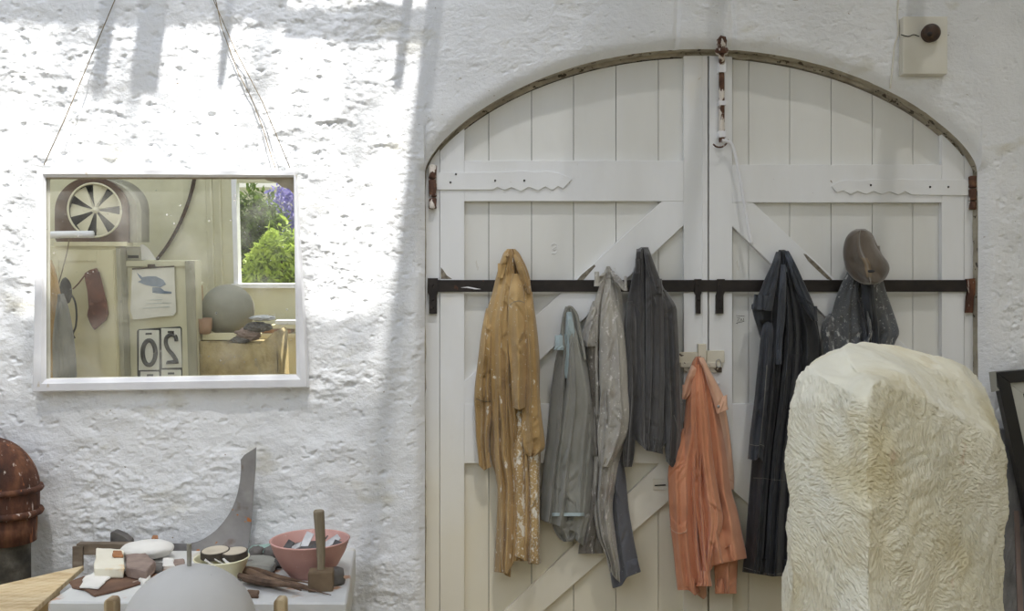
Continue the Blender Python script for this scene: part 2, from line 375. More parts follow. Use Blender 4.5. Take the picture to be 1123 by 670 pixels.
def wall_patch(xs, zfun, nv):
    xs = np.asarray(xs); t = np.linspace(0, 1, nv)[:, None]; z0, z1 = zfun(xs)
    Xg = np.broadcast_to(xs[None], (nv, len(xs))); Zg = z0[None] * (1 - t) + z1[None] * t
    return wall_point(Xg, Zg, opening_dist(Xg, Zg))
vis0, vis1 = X(-12), X(1135)
wl = wall_patch(np.linspace(vis0, XJ0, 400), lambda x: (0 * x + 0.2, 0 * x + 2.92), 640)
wr = wall_patch(np.linspace(XJ1, vis1, 70), lambda x: (0 * x + 0.2, 0 * x + 2.92), 640)
wm = wall_patch(np.linspace(XJ0, XJ1, 520), lambda x: (arch_z(x), 0 * x + 2.92), 150)
wtop = wall_patch(np.linspace(vis0, vis1, 200), lambda x: (0 * x + 2.92, 0 * x + ZR), 30)
wfl = wall_patch(np.linspace(XL, vis0, 60), lambda x: (0 * x, 0 * x + ZR), 80)
wfr = wall_patch(np.linspace(vis1, XR, 30), lambda x: (0 * x, 0 * x + ZR), 80)
wb1 = wall_patch(np.linspace(vis0, XJ0, 60), lambda x: (0 * x, 0 * x + 0.2), 8)
wb2 = wall_patch(np.linspace(XJ1, vis1, 10), lambda x: (0 * x, 0 * x + 0.2), 8)
# lining of the opening, following the outline from the floor, over the arch and down
def lining():
    ax = XJ0 + (XJ1 - XJ0) * (0.5 - 0.5 * np.cos(np.linspace(0, np.pi, 300))); zs = float(arch_z(XJ0))
    ox = np.concatenate([np.full(90, XJ0), ax, np.full(90, XJ1)]); oz = np.concatenate([np.linspace(0.0, zs, 90, endpoint=False), arch_z(ax), np.linspace(zs, 0, 91)[1:]])
    y0 = wall_point(ox, oz, 0 * ox)[:, 1]
    rows = []
    for k in range(14):
        t = k / 13.0; y = y0 * (1 - t) + 0.16 * t
        n = 0.006 * fbm(ox * 9, oz * 9, t * 2, 3) * math.sin(math.pi * t)
        cx, cz = X(AC), 1.2; dx, dz = ox - cx, oz - cz; l = np.hypot(dx, dz)
        rows.append(np.stack([ox + dx / l * n, y, oz + dz / l * n], -1))
    return np.stack(rows)
LN = lining()
def join(arrs):
    vs_, qs, o = [], [], 0
    for V in arrs:
        nv, nu = V.shape[:2]; idx = np.arange(nv * nu).reshape(nv, nu) + o; o += nv * nu
        qs.append(np.stack([idx[:-1, :-1], idx[:-1, 1:], idx[1:, 1:], idx[1:, :-1]], -1).reshape(-1, 4)); vs_.append(V.reshape(-1, 3))
    return quads_mesh(np.concatenate(vs_), np.concatenate(qs))
struct('wall_front', join([wl, wr, wm, wtop, wfl, wfr, wb1, wb2]), M['wall'], smooth=True)
struct('trim_1', join([LN]), M['soffit'], smooth=True)
struct('floor', box((XL - .2, YBK - .2, -0.1), (XR + .2, 0.3, 0.0)), M['floor'])
struct('wall_left', box((XL - .2, YBK - .2, 0), (XL, 0.2, ZR)), M['wall_cream'])
struct('wall_right', box((XR, YBK - .2, 0), (XR + .2, 0.2, ZR)), M['wall_cream'])
struct('wall_beyond', box((XJ0 - .2, 0.17, 0), (XJ1 + .2, 0.2, 3.0)), M['gap'])

# unseen glass roof; panes dim the sun, clear ones near the wall shape its patch
def pane(name, x0, x1, y0, y1, m, z=ZR): struct(name, box((x0, y0, z), (x1, y1, z + 0.006)), m)
XS = X(492)                           # right end of the clear strip placed for the sun patch
yT = lambda py: -(ZR - Z(py)) * 0.5   # roof depth whose light lands on that height of the wall
def roof_panes():
    bm = bmesh.new()
    def q(x0, x1, y0, y1): bm_box(bm, (x0, y0, ZR), (x1, y1, ZR + 0.006))
    xo = 0.0
    q(XL, 0.35, -1.9, -1.02); q(XS, 0.35, -1.02, 0.0)
    q(XL, X(330), yT(28), 0.0); q(X(330), XS, yT(45), yT(8))
    q(X(330), XS, yT(8), yT(8) + 0.001)
    return from_bm(bm)
struct('roof_1', roof_panes(), M['glass_dim'])
pane('roof_2', 0.35, XR, -1.9, 0.0, M['glass_right']); pane('roof_8', 0.35, XR, YBK, -1.9, M['glass_mid'])
pane('roof_7', XL, 0.35, YBK, -1.9, M['glass_fill'])
pane('roof_3', XL, X(330), yT(345), yT(28), M['glass_patch']); 
pane('roof_4', X(330), XS, yT(345), yT(45), M['glass_patch'])
pane('roof_5', X(330), XS, yT(8), 0.0, M['glass_patch'])
pane('roof_6', XL, XS, -1.02, yT(345), M['glass_half'])
def rafters_and_blockers():
    bm = bmesh.new()
    for x in (-5.0, -4.2, -3.4, -2.6, -0.25, 0.9, 1.7, 2.5, 3.2): bm_box(bm, (x - .03, YBK, ZR + 0.01), (x + .03, 0.0, ZR + 0.11))
    for x, w in ((X(108) + 0.1, .028), (X(152) + 0.12, .055), (X(236) + .12, 0.016), (X(430) + .12, 0.02)): bm_box(bm, (x - w, yT(105), ZR + 0.01), (x + w, 0.0, ZR + 0.05))  # short boards added over the glass to cast the shadow streaks
    for y in (-2.4, -4.4): bm_box(bm, (XL, y - .04, ZR + 0.11), (XR, y + .04, ZR + 0.21))
    return from_bm(bm)
struct('rafters_and_blockers', rafters_and_blockers(), M['rafter'])

# ------------------------------------------------------------------ double door
AXI = lambda x, y: float(arch_z(np.clip(x / (y - CAM.y) * 3.6, XJ0 + .001, XJ1 - .001)))
def ztop(x, y, gap=0.02):             # where a door member at depth y meets the arch, read square on
    return float(arch_z(np.clip(x, XJ0 + .001, XJ1 - .001))) - gap
def arch_member(bm, x0, x1, zb, y0, y1, gap=0.022, wav=0.0):
    n = max(2, int((x1 - x0) / 0.02)); xs = np.linspace(x0, x1, n + 1)
    top = [(x, ztop(x, y0, gap)) for x in xs]
    bm_prism(bm, [(x0, zb)] + top + [(x1, zb)], y0, y1)
def door_leaf(idx, side):
    y, yb = YD, YB
    if side == 'L':
        o0, o1 = 482.5, 776.2; st_out = (482.5, 509); st_in = (750, 776.2); seams = [509, 536, 583, 629, 675.5, 722, 750]
        rail_t = (176, 220.5); b1 = [(726.5, 221), (750, 221), (750, 246), (510, 471), (510, 443), (510, 417)]
        b1 = [(726.5, 220), (752, 220), (752, 245), (540, 444), (508, 444), (508, 419)]
        b2 = [(724, 508), (752, 508), (752, 533), (560, 702), (507, 750), (507, 715)]
    else:
        o0, o1 = 777.8, 1057; st_out = (1033, 1057); st_in = (777.8, 803); seams = [803, 821, 866, 911.5, 956.5, 1001, 1033]
        rail_t = (180.5, 222); b1 = [(801, 222), (826, 222), (1035, 418), (1035, 444), (1006, 444), (801, 246)]
        b2 = [(801, 507), (826, 507), (1035, 715), (1035, 750), (1000, 720), (801, 535)]
    root = thing('door_%d' % idx, None, None, (X((o0 + o1) / 2, y), yb, 0.03), kind='structure')
    zf = 0.03
    bm = bmesh.new()
    for a, b in zip(seams[:-1], seams[1:]): arch_member(bm, X(a, yb) + 0.0013, X(b, yb) - 0.0013, zf, yb, yb + 0.022, 0.02)
    link('boarding', from_bm(bm), M['boards'], root)
    bm = bmesh.new(); arch_member(bm, X(o0, yb), X(o1, yb), zf, yb + 0.0225, yb + 0.026, 0.02); link('backing', from_bm(bm), M['gap'], root)
    yk = yb - 0.0005
    for nm, (a, b) in (('stile', st_out), ('stile', st_in)):
        bm = bmesh.new(); arch_member(bm, X(a, y), X(b, y), zf, y, yk, 0.018)
        link(nm, from_bm(bm), M['door'], root)
    x0, x1 = (X(seams[0], y), X(seams[-1], y))
    for a, b in (rail_t, (443, 508), (820, 890)):
        link('rail', box((x0 + .0004, y + 0.0006, Z(b, y)), (x1 - .0004, yk, Z(a, y)), bev=0.0015), M['door'], root)
    for br in (b1, b2):
        link('brace', prism(pp(br, y), y + 0.0022, yk, 0.0015), M['door'], root)
    # moulded bead on the meeting stile
    if side == 'L':
        link('bead', box((X(770, y), y - 0.004, zf), (X(775.6, y), y, ztop(X(773, y), y, 0.02)), bev=0.001), M['door'], root)
    return root
d1 = door_leaf(1, 'L'); d2 = door_leaf(2, 'R')
for n, (a, b) in ((2, (466.2, 481.8)), (3, (1057.7, 1074))):
    bm = bmesh.new(); arch_member(bm, X(a, YD), min(X(b, YD), XJ1 + .05), 0.0, YD + 0.002, YD + 0.04, 0.005)
    struct('trim_%d' % n, from_bm(bm), M['door'])
# thin dark stop under the arch, its lower edge splintered
def stop():
    xs = np.linspace(XJ0 + .01, XJ1 - .01, 160); z = arch_z(xs)
    w = 0.014 + 0.008 * np.abs(fbm(xs * 9, 0 * xs, 0, 3))
    bm = bmesh.new(); bm_prism(bm, [(x, a - b) for x, a, b in zip(xs, z, w)] + [(x, a + 0.01) for x, a in zip(xs[::-1], z[::-1])], YD + 0.012, YD + 0.035); return from_bm(bm)
struct('trim_4', stop(), M['soffit'])

def strap(side, root):
    y = YD - 0.006
    if side == 'L':
        pts = [(479, 188), (540, 188), (560, 187)] ; top = [(560, 188.2), (572, 187), (588, 189), (600, 187.5), (613, 190), (620, 192.5), (627, 196.5)]
        bot = [(624, 200), (621, 203), (617.5, 207), (612, 204), (606, 208.5), (598, 204.5), (590, 209), (580, 205), (571, 209.5), (561, 205.5), (553, 208.5), (545, 205), (541, 208), (479, 208)]
        out = [(479, 189), (540, 189)] + top + bot
        nails = [(494, 200), (543, 198), (500, 191), (575, 198)]; cut = (543, 190, 208)
    else:
        top = [(1072, 197), (1000, 197), (990, 196), (975, 197.5), (960, 196), (945, 198), (930, 197), (920, 199), (912, 204)]
        bot = [(915, 208), (918, 211), (925, 209), (933, 213), (941, 209.5), (950, 213), (958, 209.5), (967, 213), (976, 210), (985, 213.5), (993, 210), (1000, 213.5), (1072, 214.5)]
        out = top + bot; nails = [(1040, 205), (1020, 205), (955, 203)]
    link('hinge_strap', prism(pp(out, y), y, YD - 0.0002, 0.0008), M['door'], root)
    bm = bmesh.new()
    for n in nails: 
        c = P(*n, y); bmesh.ops.create_uvsphere(bm, u_segments=10, v_segments=6, radius=0.0045, matrix=Matrix.Translation(c))
    link('nails', from_bm(bm), M['iron'], root)
strap('L', d1); strap('R', d2)
# hinge knuckles on the posts
def knuckle(px, ys, root):
    for a, b in ys:
        c0 = P(px, b, YD - 0.012)
        link('hinge_knuckle', lathe([(0, 0), (0.014, 0), (0.017, 0.004), (0.015, 0.012), (0.017, Z(a, YD) - Z(b, YD) - 0.004), (0.012, Z(a, YD) - Z(b, YD)), (0, Z(a, YD) - Z(b, YD))], c0, 16), M['rust'], root)
knuckle(474.5, [(181, 196), (197, 216), (217, 229)], d1); knuckle(1067, [(193, 206), (207, 220), (221, 230)], d2)

# raised digit painted over on a left-leaf board, small scribbled sticker on the right leaf
def stroke(pts, y, r): return tube([P(a, b, y) for a, b in catmull(pts, 5)], r, 6)
link('raised_numeral', stroke([(604.5, 270), (606, 267.5), (609.5, 267.5), (611, 270), (609, 273.5), (606.5, 273), (611, 270), (611, 274.5), (608.5, 278), (604.8, 277.5)], YB - 0.001, 0.0022), M['door'], d1)
bm = bmesh.new()
for a in ([(807.5, 346), (816.5, 346.6)], [(807.5, 354.3), (816.5, 352.2)], [(808.5, 348.5), (811.5, 348.3), (808.5, 352.3), (811.8, 352)], [(812.3, 349.5), (812.4, 351.8)], [(813.4, 349.4), (813.6, 351.5), (815.4, 351.3), (815.4, 348.8)], [(807.5, 354.3), (809, 355)]):
    tube_bm(bm, [P(*q, YB - 0.0006) for q in a], 0.0008, 5)
link('inked_mark', from_bm(bm), M['gap'], d2)
# rust-dark flaws in the paint at the ends of the brace
M['flake'] = mat('bare_wood_under_paint', [s(92, 84, 72), s(150, 142, 126)], scale=60, rough=0.9)
link('bare_patch', prism(pp([(633, 307), (637, 302), (645, 295), (652, 290), (653, 292), (646, 300), (640, 307)], YD + 0.0021), YD + 0.0014, YD + 0.003), M['flake'], d1)
link('bare_patch', prism(pp([(881, 278), (884, 279), (893, 287), (902, 296), (912, 306), (913, 308), (907, 306), (896, 296), (886, 286)], YD + 0.0021), YD + 0.0014, YD + 0.003), M['flake'], d2)
link('bare_patch', prism(pp([(483.5, 293), (486, 296), (490, 302), (496, 306), (483.5, 306)], YD - 0.0001), YD - 0.0004, YD + 0.003), M['flake'], d1)

# ------------------------------------------------------------------ iron bar across the doors
def iron_bar():
    r = thing('iron_bar', 'long black iron bar held across both white doors', 'bar', P(770, 322, YD - 0.01))
    y0, y1 = YD - 0.012, YD - 0.0005
    link('bar', box((X(470, y0), y0, Z(320, y0)), (X(1066, y0), y1, Z(307, y0)), bev=0.0015), M['iron'], r)
    for a, b, c, d in ((469, 480, 305, 344), (762, 769.5, 306, 344), (785, 794, 306, 344)):
        bm = bmesh.new(); yy = y0 - 0.005
        if a == 785:
            pr = [(787, 306), (795, 306), (795, 320), (793.5, 324), (793.5, 344), (785.5, 344), (785.5, 324), (787, 320)]
        else: pr = [(a, c), (b, c), (b, 321), (b - 1, 324), (b - 1, d), (a + 1.5, d), (a + 1.5, 324), (a, 321)]
        bm_prism(bm, pp(pr, yy), yy, YD - 0.0004)
        br = link('bracket', from_bm(bm), M['iron'], r)
        for k in (329, 338, 313):
            bm = bmesh.new(); bmesh.ops.create_uvsphere(bm, u_segments=10, v_segments=6, radius=0.0042, matrix=Matrix.Translation(P((a + b) / 2 + .2, k, yy))); link('bolt', from_bm(bm), M['iron'], br)
    bm = bmesh.new(); yy = y0 - 0.005; bm_prism(bm, pp([(1060, 306), (1070, 305), (1071, 320), (1068, 325), (1067, 343), (1060, 343), (1061, 325), (1062, 320)], yy), yy, YD - 0.0004)
    link('bracket', from_bm(bm), M['rustpipe'], r)
    link('scratch', prism(pp([(505, 315.5), (513, 314.2), (521, 315.8), (528, 317.2), (521, 317.2), (512, 315.6)], y0), y0 - 0.0004, y0 + 0.001), M['frame'], r)
iron_bar()

# ------------------------------------------------------------------ door bolt at the top with its cord, latch, lower plate
def top_bolt():
    r = thing('tower_bolt', 'rusty white painted bolt rising over the top of the doors', 'bolt', P(792, 155, YD - 0.02))
    y = YD - 0.02
    pts = [P(791.5, 55, y), P(791.5, 90, y), P(791.5, 120, y), P(791.5, 156, y)]
    link('rod', tube(pts, 0.0115, 14), M['rust'], r)
    link('pipe_head', rock(P(791.5, 47, -0.02), (0.020, 0.02, 0.028), 4, 3, 0.25), M['rust'], r)
    link('ring', lathe([(0.012, -0.012), (0.024, -0.010), (0.027, 0), (0.024, 0.010), (0.012, 0.012)], P(791.5, 56, -0.01), 20), M['rust'], r)
    link('rod_neck', tube([P(791.5, 58, -0.01), P(791.5, 70, y)], 0.0125, 12), M['rust'], r)
    for a, b in ((68, 80), (111, 116), (144, 151)):
        link('guide', box((X(787.5, y), y - 0.013, Z(b, y)), (X(795.5, y), YD, Z(a, y)), bev=0.002), M['frame'], r)
    link('hook', tube([P(a, b, y - .012) for a, b in catmull([(782, 158), (786, 161), (792, 161), (797, 157), (799, 153)], 5)], 0.0035, 8), M['rust'], r)
    c = solo('pull_cord', tube([P(a, b, y - 0.014 + 0.0 * b) for a, b in catmull([(792, 154), (797, 155), (802, 158), (806, 168), (810, 186), (814, 208), (818, 232), (821, 250), (824.5, 268)], 6)], 0.0068, 8), M['frame'], 'white cord hanging from the rusty bolt over the door', 'cord', smooth=True)
top_bolt()
def latch():
    r = thing('door_latch', 'chipped cream painted latch and plate behind the orange overalls', 'latch', P(775, 408, YD))
    y = YD - 0.012
    link('plate', box((X(742, y), y, Z(399, y)), (X(771, y), YD - .0003, Z(386, y)), bev=0.002), M['latchpaint'], r)
    link('staple', box((X(765, y), y - 0.012, Z(397, y)), (X(774, y), YD - .0003, Z(377, y)), bev=0.003), M['latchpaint'], r)
    link('slide', box((X(746, y), y - 0.004, Z(403, y)), (X(792, y), y + 0.003, Z(397, y)), bev=0.002), M['latchpaint'], r)
    link('plate', box((X(775, y), y, Z(397.5, y)), (X(794.5, y), YD - .0003, Z(384.5, y)), bev=0.002), M['latchpaint'], r)
    link('plate', box((X(750, y), y + .003, Z(408.5, y)), (X(792, y), YD - .0003, Z(398, y)), bev=0.002), M['latchpaint'], r)
    link('ring', tube([P(788 + 2.7 * math.cos(t), 398.5 + 4.3 * math.sin(t), y - 0.007) for t in np.linspace(0, 6.283, 18)], 0.0022, 8), M['steel'], r)
    link('knob', lathe([(0, -0.016), (0.008, -0.015), (0.010, -0.009), (0.005, -0.003), (0.006, 0.0)], P(786, 420.5, YD), 16, 'Y'), M['frame'], r)
    r2 = thing('escutcheon', 'small painted bolt plate low on the left door brace', 'plate', P(726, 535, YD))
    link('plate', box((X(716, YD), YD - 0.004, Z(537, YD)), (X(733, YD), YD - .0003, Z(525, YD)), bev=0.001), M['door_low'], r2)
    link('slide', tube([P(718, 532.5, YD - .007), P(730, 531.8, YD - .007)], 0.0025, 8), M['iron'], r2)
M['latchpaint'] = mat('chipped_cream_paint', [s(206, 198, 176), s(220, 214, 196)], scale=8, rough=0.6, spots=((30, 0.6, s(66, 50, 38), 0.95, (1, 1, 1), 0.02),))
M['steel'] = mat('dull_steel', [s(150, 150, 148), s(196, 196, 192)], scale=12, rough=0.4, metal=0.8)
latch()

# ------------------------------------------------------------------ junction box on the wall
M['boxpaint'] = mat('painted_backboard', [s(214, 210, 196), s(228, 225, 214)], scale=4, rough=0.5, spots=((70, 0.74, s(90, 80, 60), 0.9),))
M['knob_brown'] = mat('brown_bakelite', [s(34, 24, 18), s(84, 58, 36)], scale=30, rough=0.45)
def wallbox():
    r = thing('bell_push', 'white square backboard with a round dark brown knob above the arch', 'switch', P(1015, 81, 0))
    link('backboard', box((X(990.5, -.04), -0.04, Z(81, -.04)), (X(1039, -.04), 0.012, Z(18, -.04)), bev=0.002), M['boxpaint'], r)
    link('knob', lathe([(0, -0.036), (0.022, -0.035), (0.034, -0.028), (0.037, -0.016), (0.032, -0.004), (0.034, 0)], P(1019, 37.5, -0.04), 32, 'Y'), M['knob_brown'], r, smooth=True)
    link('knob_centre', lathe([(0, -0.006), (0.009, -0.005), (0.010, 0)], P(1019.5, 37.5, -0.075), 16, 'Y'), M['iron'], r)
    link('wire', tube([P(a, b, -.043) for a, b in catmull([(1008, 40), (1002, 38), (996, 40), (988, 38)], 4)], 0.002, 6), M['iron'], r)
    solo('wire', tube([P(a, b, -.006) for a, b in catmull([(985, 0), (984, 18), (985, 36), (981, 50), (979, 70), (976, 97)], 5)], 0.0035, 6), M['boxpaint'], 'white painted wire running down beside the square backboard', 'wire', smooth=True)
wallbox()

# ------------------------------------------------------------------ mirror in its old window frame
TILT = math.radians(2.4)
MN = Vector((0, -math.cos(TILT), -math.sin(TILT)))                 # faces the room, leaning forward a little
MC = P(187, 303, -0.035)
def on_mirror(px, py, lift=0.0):
    d = P(px, py, 0) - CAM; d.normalize(); t = (MC + MN * lift - CAM).dot(MN) / d.dot(MN); return CAM + d * t
def mirror():
    r = thing('wall_mirror', 'large mirror in a white wooden frame hanging on the rough wall', 'mirror', on_mirror(187, 428))
    o = [(40, 184), (323, 188), (337, 425), (35, 430)]            # outer corners
    i = [(50.5, 194.5), (322, 194.5), (325, 411), (51, 415.5)]    # sight size
    OUT = [on_mirror(*q, 0.03) for q in o]; INN = [on_mirror(*q, 0.016) for q in i]; MID = [on_mirror(a + (c - a) * .62, b + (d - b) * .62, 0.03) for (a, b), (c, d) in zip(o, i)]
    ING = [on_mirror(*q, 0.0) for q in [(48, 191), (325, 191), (328, 414), (48, 418)]]
    for k, nm in enumerate(('top_rail', 'side_rail', 'bottom_rail', 'side_rail')):
        a, b = k, (k + 1) % 4
        bk = MN * -0.042
        bm = bmesh.new()
        prof = lambda q: [OUT[q] + MN * -0.004, OUT[q] + (MID[q] - OUT[q]) * 0.12 + MN * 0.0, MID[q], MID[q] + (INN[q] - MID[q]) * .3 + MN * -0.001, INN[q], ING[q] + MN * -0.0005, OUT[q] + bk]
        A, B = [bm.verts.new(v) for v in prof(a)], [bm.verts.new(v) for v in prof(b)]; n = len(A)
        for j in range(n): bm.faces.new((A[j], A[(j + 1) % n], B[(j + 1) % n], B[j]))
        bm.faces.new(A[::-1]); bm.faces.new(B)
        link(nm, from_bm(bm), M['frame'] if k else M['frame'], r)
    bm = bmesh.new()
    q = [on_mirror(*p, 0.0005) for p in [(47.5, 190.5), (325.5, 190.5), (328, 414.5), (47.5, 418.5)]]
    v = [bm.verts.new(p) for p in q]; w = [bm.verts.new(p + MN * -0.006) for p in q]
    bm.faces.new(v); bm.faces.new(w[::-1])
    for j in range(4): bm.faces.new((v[j], w[j], w[(j + 1) % 4], v[(j + 1) % 4]))
    link('mirror_glass', from_bm(bm), M['mirror'], r)
    # rebate, its dark tan painted for the shade under the top rail
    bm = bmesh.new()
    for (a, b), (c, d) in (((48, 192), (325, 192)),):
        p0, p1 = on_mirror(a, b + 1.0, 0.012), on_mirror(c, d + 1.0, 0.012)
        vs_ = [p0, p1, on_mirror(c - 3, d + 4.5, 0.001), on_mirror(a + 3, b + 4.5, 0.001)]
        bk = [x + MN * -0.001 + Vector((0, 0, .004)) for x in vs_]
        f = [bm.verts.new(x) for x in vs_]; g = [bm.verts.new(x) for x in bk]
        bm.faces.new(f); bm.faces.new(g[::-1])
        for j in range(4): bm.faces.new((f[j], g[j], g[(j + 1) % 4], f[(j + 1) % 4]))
    link('shade_lip', from_bm(bm), M['frame_in'], r)
    # dull corner patch where the silvering has gone
    bm = bmesh.new()
    pts = [(289, 195.5), (323.5, 195.5), (324, 216), (321, 212), (317, 207), (309, 205), (303, 200), (294, 198.5)]
    f = [bm.verts.new(on_mirror(a, b, 0.0014)) for a, b in pts]; g = [bm.verts.new(on_mirror(a, b, 0.0004)) for a, b in pts]
    bm.faces.new(f); bm.faces.new(g[::-1]); n = len(pts)
    for j in range(n): bm.faces.new((f[j], g[j], g[(j + 1) % n], f[(j + 1) % n]))
    link('stained_corner', from_bm(bm), M['frame_in'], r)
    return r
mirror()
M['string'] = mat('string', [s(96, 84, 66), s(140, 124, 96)], scale=40, rough=0.9)
def hang(pts, label, name='hanging_string'):
    solo(name, tube([P(a, b, y) for a, b, y in pts], 0.0019, 6), M['string'], label, 'string', smooth=True)
hang([(176.5, -116, -.02), (131, -12, -.022), (100, 62, -.03), (70, 133, -.045), (48, 181, -.065)], 'string rising from the left corner of the mirror frame')
hang([(178.5, -116, -.02), (229, -12, -.022), (258, 55, -.03), (288, 112, -.045), (318, 184, -.065)], 'straight string rising from the right corner of the mirror frame')
hang([(180, -115, -.03), (234, -12, -.03), (243, 30, -.018), (262, 82, -.022), (276, 108, -.02), (288, 140, -.025), (299, 176, -.03), (302, 184, -.04)], 'slack curved string left of the straight one above the mirror')

solo('iron_nail', tube([P(178, -117.5, -.06), P(178, -117.5, .03)], .004, 8), M['iron'], 'iron nail high on the wall that the mirror strings hang from', 'nail')

# ------------------------------------------------------------------ cloth
class Sheet:
    """a hanging piece of cloth: outline rows in the picture's frame at their own distance, folds running down from the hook"""
    def __init__(self, rows, y, t, pleats=(), nf=(6, 0.006), crumple=0.004, seed=0, lean=0.0, hem=(), grow=0.25, edge=0.6, sink=0.035, nc=None):
        self.rows = np.array(rows, float); self.y, self.t, self.pl, self.nf, self.cr, self.seed = y, t, pleats, nf, crumple, seed
        self.lean, self.hem, self.grow, self.edge = lean, hem, grow, edge
        self.R = catmull(self.rows, 8) if len(rows) > 2 else self.rows
        self.arc = np.linspace(0, 1, len(self.R)); self.sink = sink if (seed % 10 != 1 and seed != 65) else 0.0
        rs = np.random.RandomState(seed + 100); wm = float(np.mean(self.rows[:, 2] - self.rows[:, 1])); n = nc if nc is not None else int(wm / 14) + 1
        hpx = self.rows[-1, 0] - self.rows[0, 0]
        self.creases = [(rs.uniform(.08, .92), rs.uniform(-.10, .10), rs.uniform(1.6, 4.2) / wm, rs.uniform(.008, .019), rs.uniform(-.1, .55), rs.uniform(.35, .9), rs.uniform(-1, 1)) for _ in range(n)]
        self.drags = [(rs.uniform(.15, .85), rs.uniform(.1, .95), rs.uniform(.12, .35), rs.choice([-1, 1]) * rs.uniform(.6, 2.2), rs.uniform(.002, .006)) for _ in range(max(2, int(hpx / 34)))]
        self.aspect = hpx / wm
    def __call__(self, U, V, off=0.0):
        U = np.asarray(U, float); V = np.asarray(V, float)
        py = np.interp(V, self.arc, self.R[:, 0]); xl = np.interp(V, self.arc, self.R[:, 1]); xr = np.interp(V, self.arc, self.R[:, 2])
        if len(self.hem):
            h = np.array(self.hem, float); py = py + np.interp(U, h[:, 0], h[:, 1]) * sstep(0.7, 1.0, V) ** 1.5
        y0, y1 = self.y if hasattr(self.y, '__len__') else (self.y, self.y)
        t0, t1 = self.t if hasattr(self.t, '__len__') else (self.t, self.t)
        tt = t0 + (t1 - t0) * sstep(0, 0.5, V)
        yc = y0 + (y1 - y0) * V
        prof = np.clip(1 - np.abs(2 * U - 1) ** 2.4, 0, 1) ** self.edge
        wpx = np.maximum(xr - xl, 3) / F * 3.6
        tt = np.minimum(tt, wpx * 0.6)
        ramp = self.grow + (1 - self.grow) * sstep(0.0, 0.6, V)
        f = 0
        for p in self.pl:
            u0, u1, w, a = p[:4]; k = p[4] if len(p) > 4 else 'r'; v0, v1 = (p[5], p[6]) if len(p) > 6 else (-1, 2)
            c = u0 + (u1 - u0) * V + 0.008 * perlin(V * 3 + self.seed, u0 * 9 + 0 * V)
            du = (U - c) / w
            if k == 'R': g = np.where(du < 0, np.exp(-du * du), np.exp(-(du / 0.22) ** 2))
            elif k == 'L': g = np.where(du > 0, np.exp(-du * du), np.exp(-(du / 0.22) ** 2))
            else: g = np.exp(-du * du)
            f = f + 1.6 * a * g * sstep(v0, v0 + 0.12, V) * (1 - sstep(v1 - 0.12, v1, V)) * ramp
        for u0, du_, w, a, v0, ln, cv in self.creases:
            c = u0 + du_ * V + 0.05 * cv * np.sin(V * 5 + cv * 3); d_ = (U - c) / w
            g = np.where(d_ * cv > 0, np.exp(-(d_ * .45) ** 2), np.exp(-d_ * d_)) 
            f = f - 1.35 * a * g * sstep(v0, v0 + .15, V) * (1 - sstep(v0 + ln, v0 + ln + .2, V)) * (.5 + .5 * ramp)
        for u0, v0, ln, sl_, a in self.drags:
            dv = (V - v0) * self.aspect - sl_ * (U - u0); du_ = (U - u0) / (ln * 1.6)
            f = f + a * np.exp(-(dv / .16) ** 2) * np.exp(-du_ * du_) - a * np.exp(-((dv - .22) / .12) ** 2) * np.exp(-du_ * du_)
        fr, am = self.nf; fr = fr * 0.5
        n1 = perlin(U * fr + 0.5 * perlin(V * 2.3, U * 2 + self.seed), V * 0.9, self.seed * 1.7)
        n2 = perlin(U * fr * 2.3 + self.seed, V * 2.0, self.seed * 2.9 + 5)
        f = f + 0.5 * am * ramp * (1.6 * n1 + 0.25 * n2)
        Xa, Za = U * wpx, V * (self.R[-1, 0] - self.R[0, 0]) / F * 3.6
        cr = fbm(Xa * 12 + self.seed, Za * 8 + Xa * 6, self.seed, 3); rg = 1 - np.abs(fbm(Xa * 9 - Za * 6 + 3.0 * self.seed, Za * 8, self.seed + 3, 2)) * 2
        f = f + self.cr * (1.5 * cr + 0.25 * rg) * prof
        y = yc - tt * prof - f * (0.25 + 0.75 * prof) - off + self.sink * (1 - sstep(0.0, 0.16, V))
        px = xl + (xr - xl) * U
        d = y - CAM.y
        return np.stack([(px - CX) / F * d, y, CAM.z - (py - CY) / F * d], -1)
    def back(self, U, V):
        py = np.interp(V, self.arc, self.R[:, 0]); xl = np.interp(V, self.arc, self.R[:, 1]); xr = np.interp(V, self.arc, self.R[:, 2])
        if len(self.hem):
            h = np.array(self.hem, float); py = py + np.interp(U, h[:, 0], h[:, 1]) * sstep(0.7, 1.0, V) ** 1.5
        y0, y1 = self.y if hasattr(self.y, '__len__') else (self.y, self.y)
        y = y0 + (y1 - y0) * V + self.sink * (1 - sstep(0.0, 0.16, V)) + 0.006 * np.clip(1 - np.abs(2 * U - 1) ** 2, 0, 1)
        d = y - CAM.y; px = xl + (xr - xl) * U
        return np.stack([(px - CX) / F * d, y, CAM.z - (py - CY) / F * d], -1)
    def mesh(self, nu=70, nv=150):
        u = np.linspace(0, 1, nu); v = np.linspace(0, 1, nv); U, V = np.meshgrid(u, v)
        fr = self(U, V); bk = self.back(U, V)[:, ::-1][:, 1:-1]
        bk[:, :, 1] = np.maximum(bk[:, :, 1], 0) if False else bk[:, :, 1]
        ring = np.concatenate([fr, bk], 1)                    # (nv, nu+nu-2, 3) closed
        c = ring[-1].mean(0)
        ins = []
        for k, up in ((0.90, 0.000), (0.80, 0.02), (0.75, 0.06)):
            r = c + (ring[-1] - c) * np.array([k, k, 1]); r = r.copy(); r[:, 2] += up; ins.append(r)
        tip = np.repeat(ring[0].mean(0)[None], ring.shape[1], 0)
        full = np.concatenate([tip[None], ring, np.array(ins), np.repeat((c + np.array([0, 0, 0.06]))[None], ring.shape[1], 0)[None]], 0)
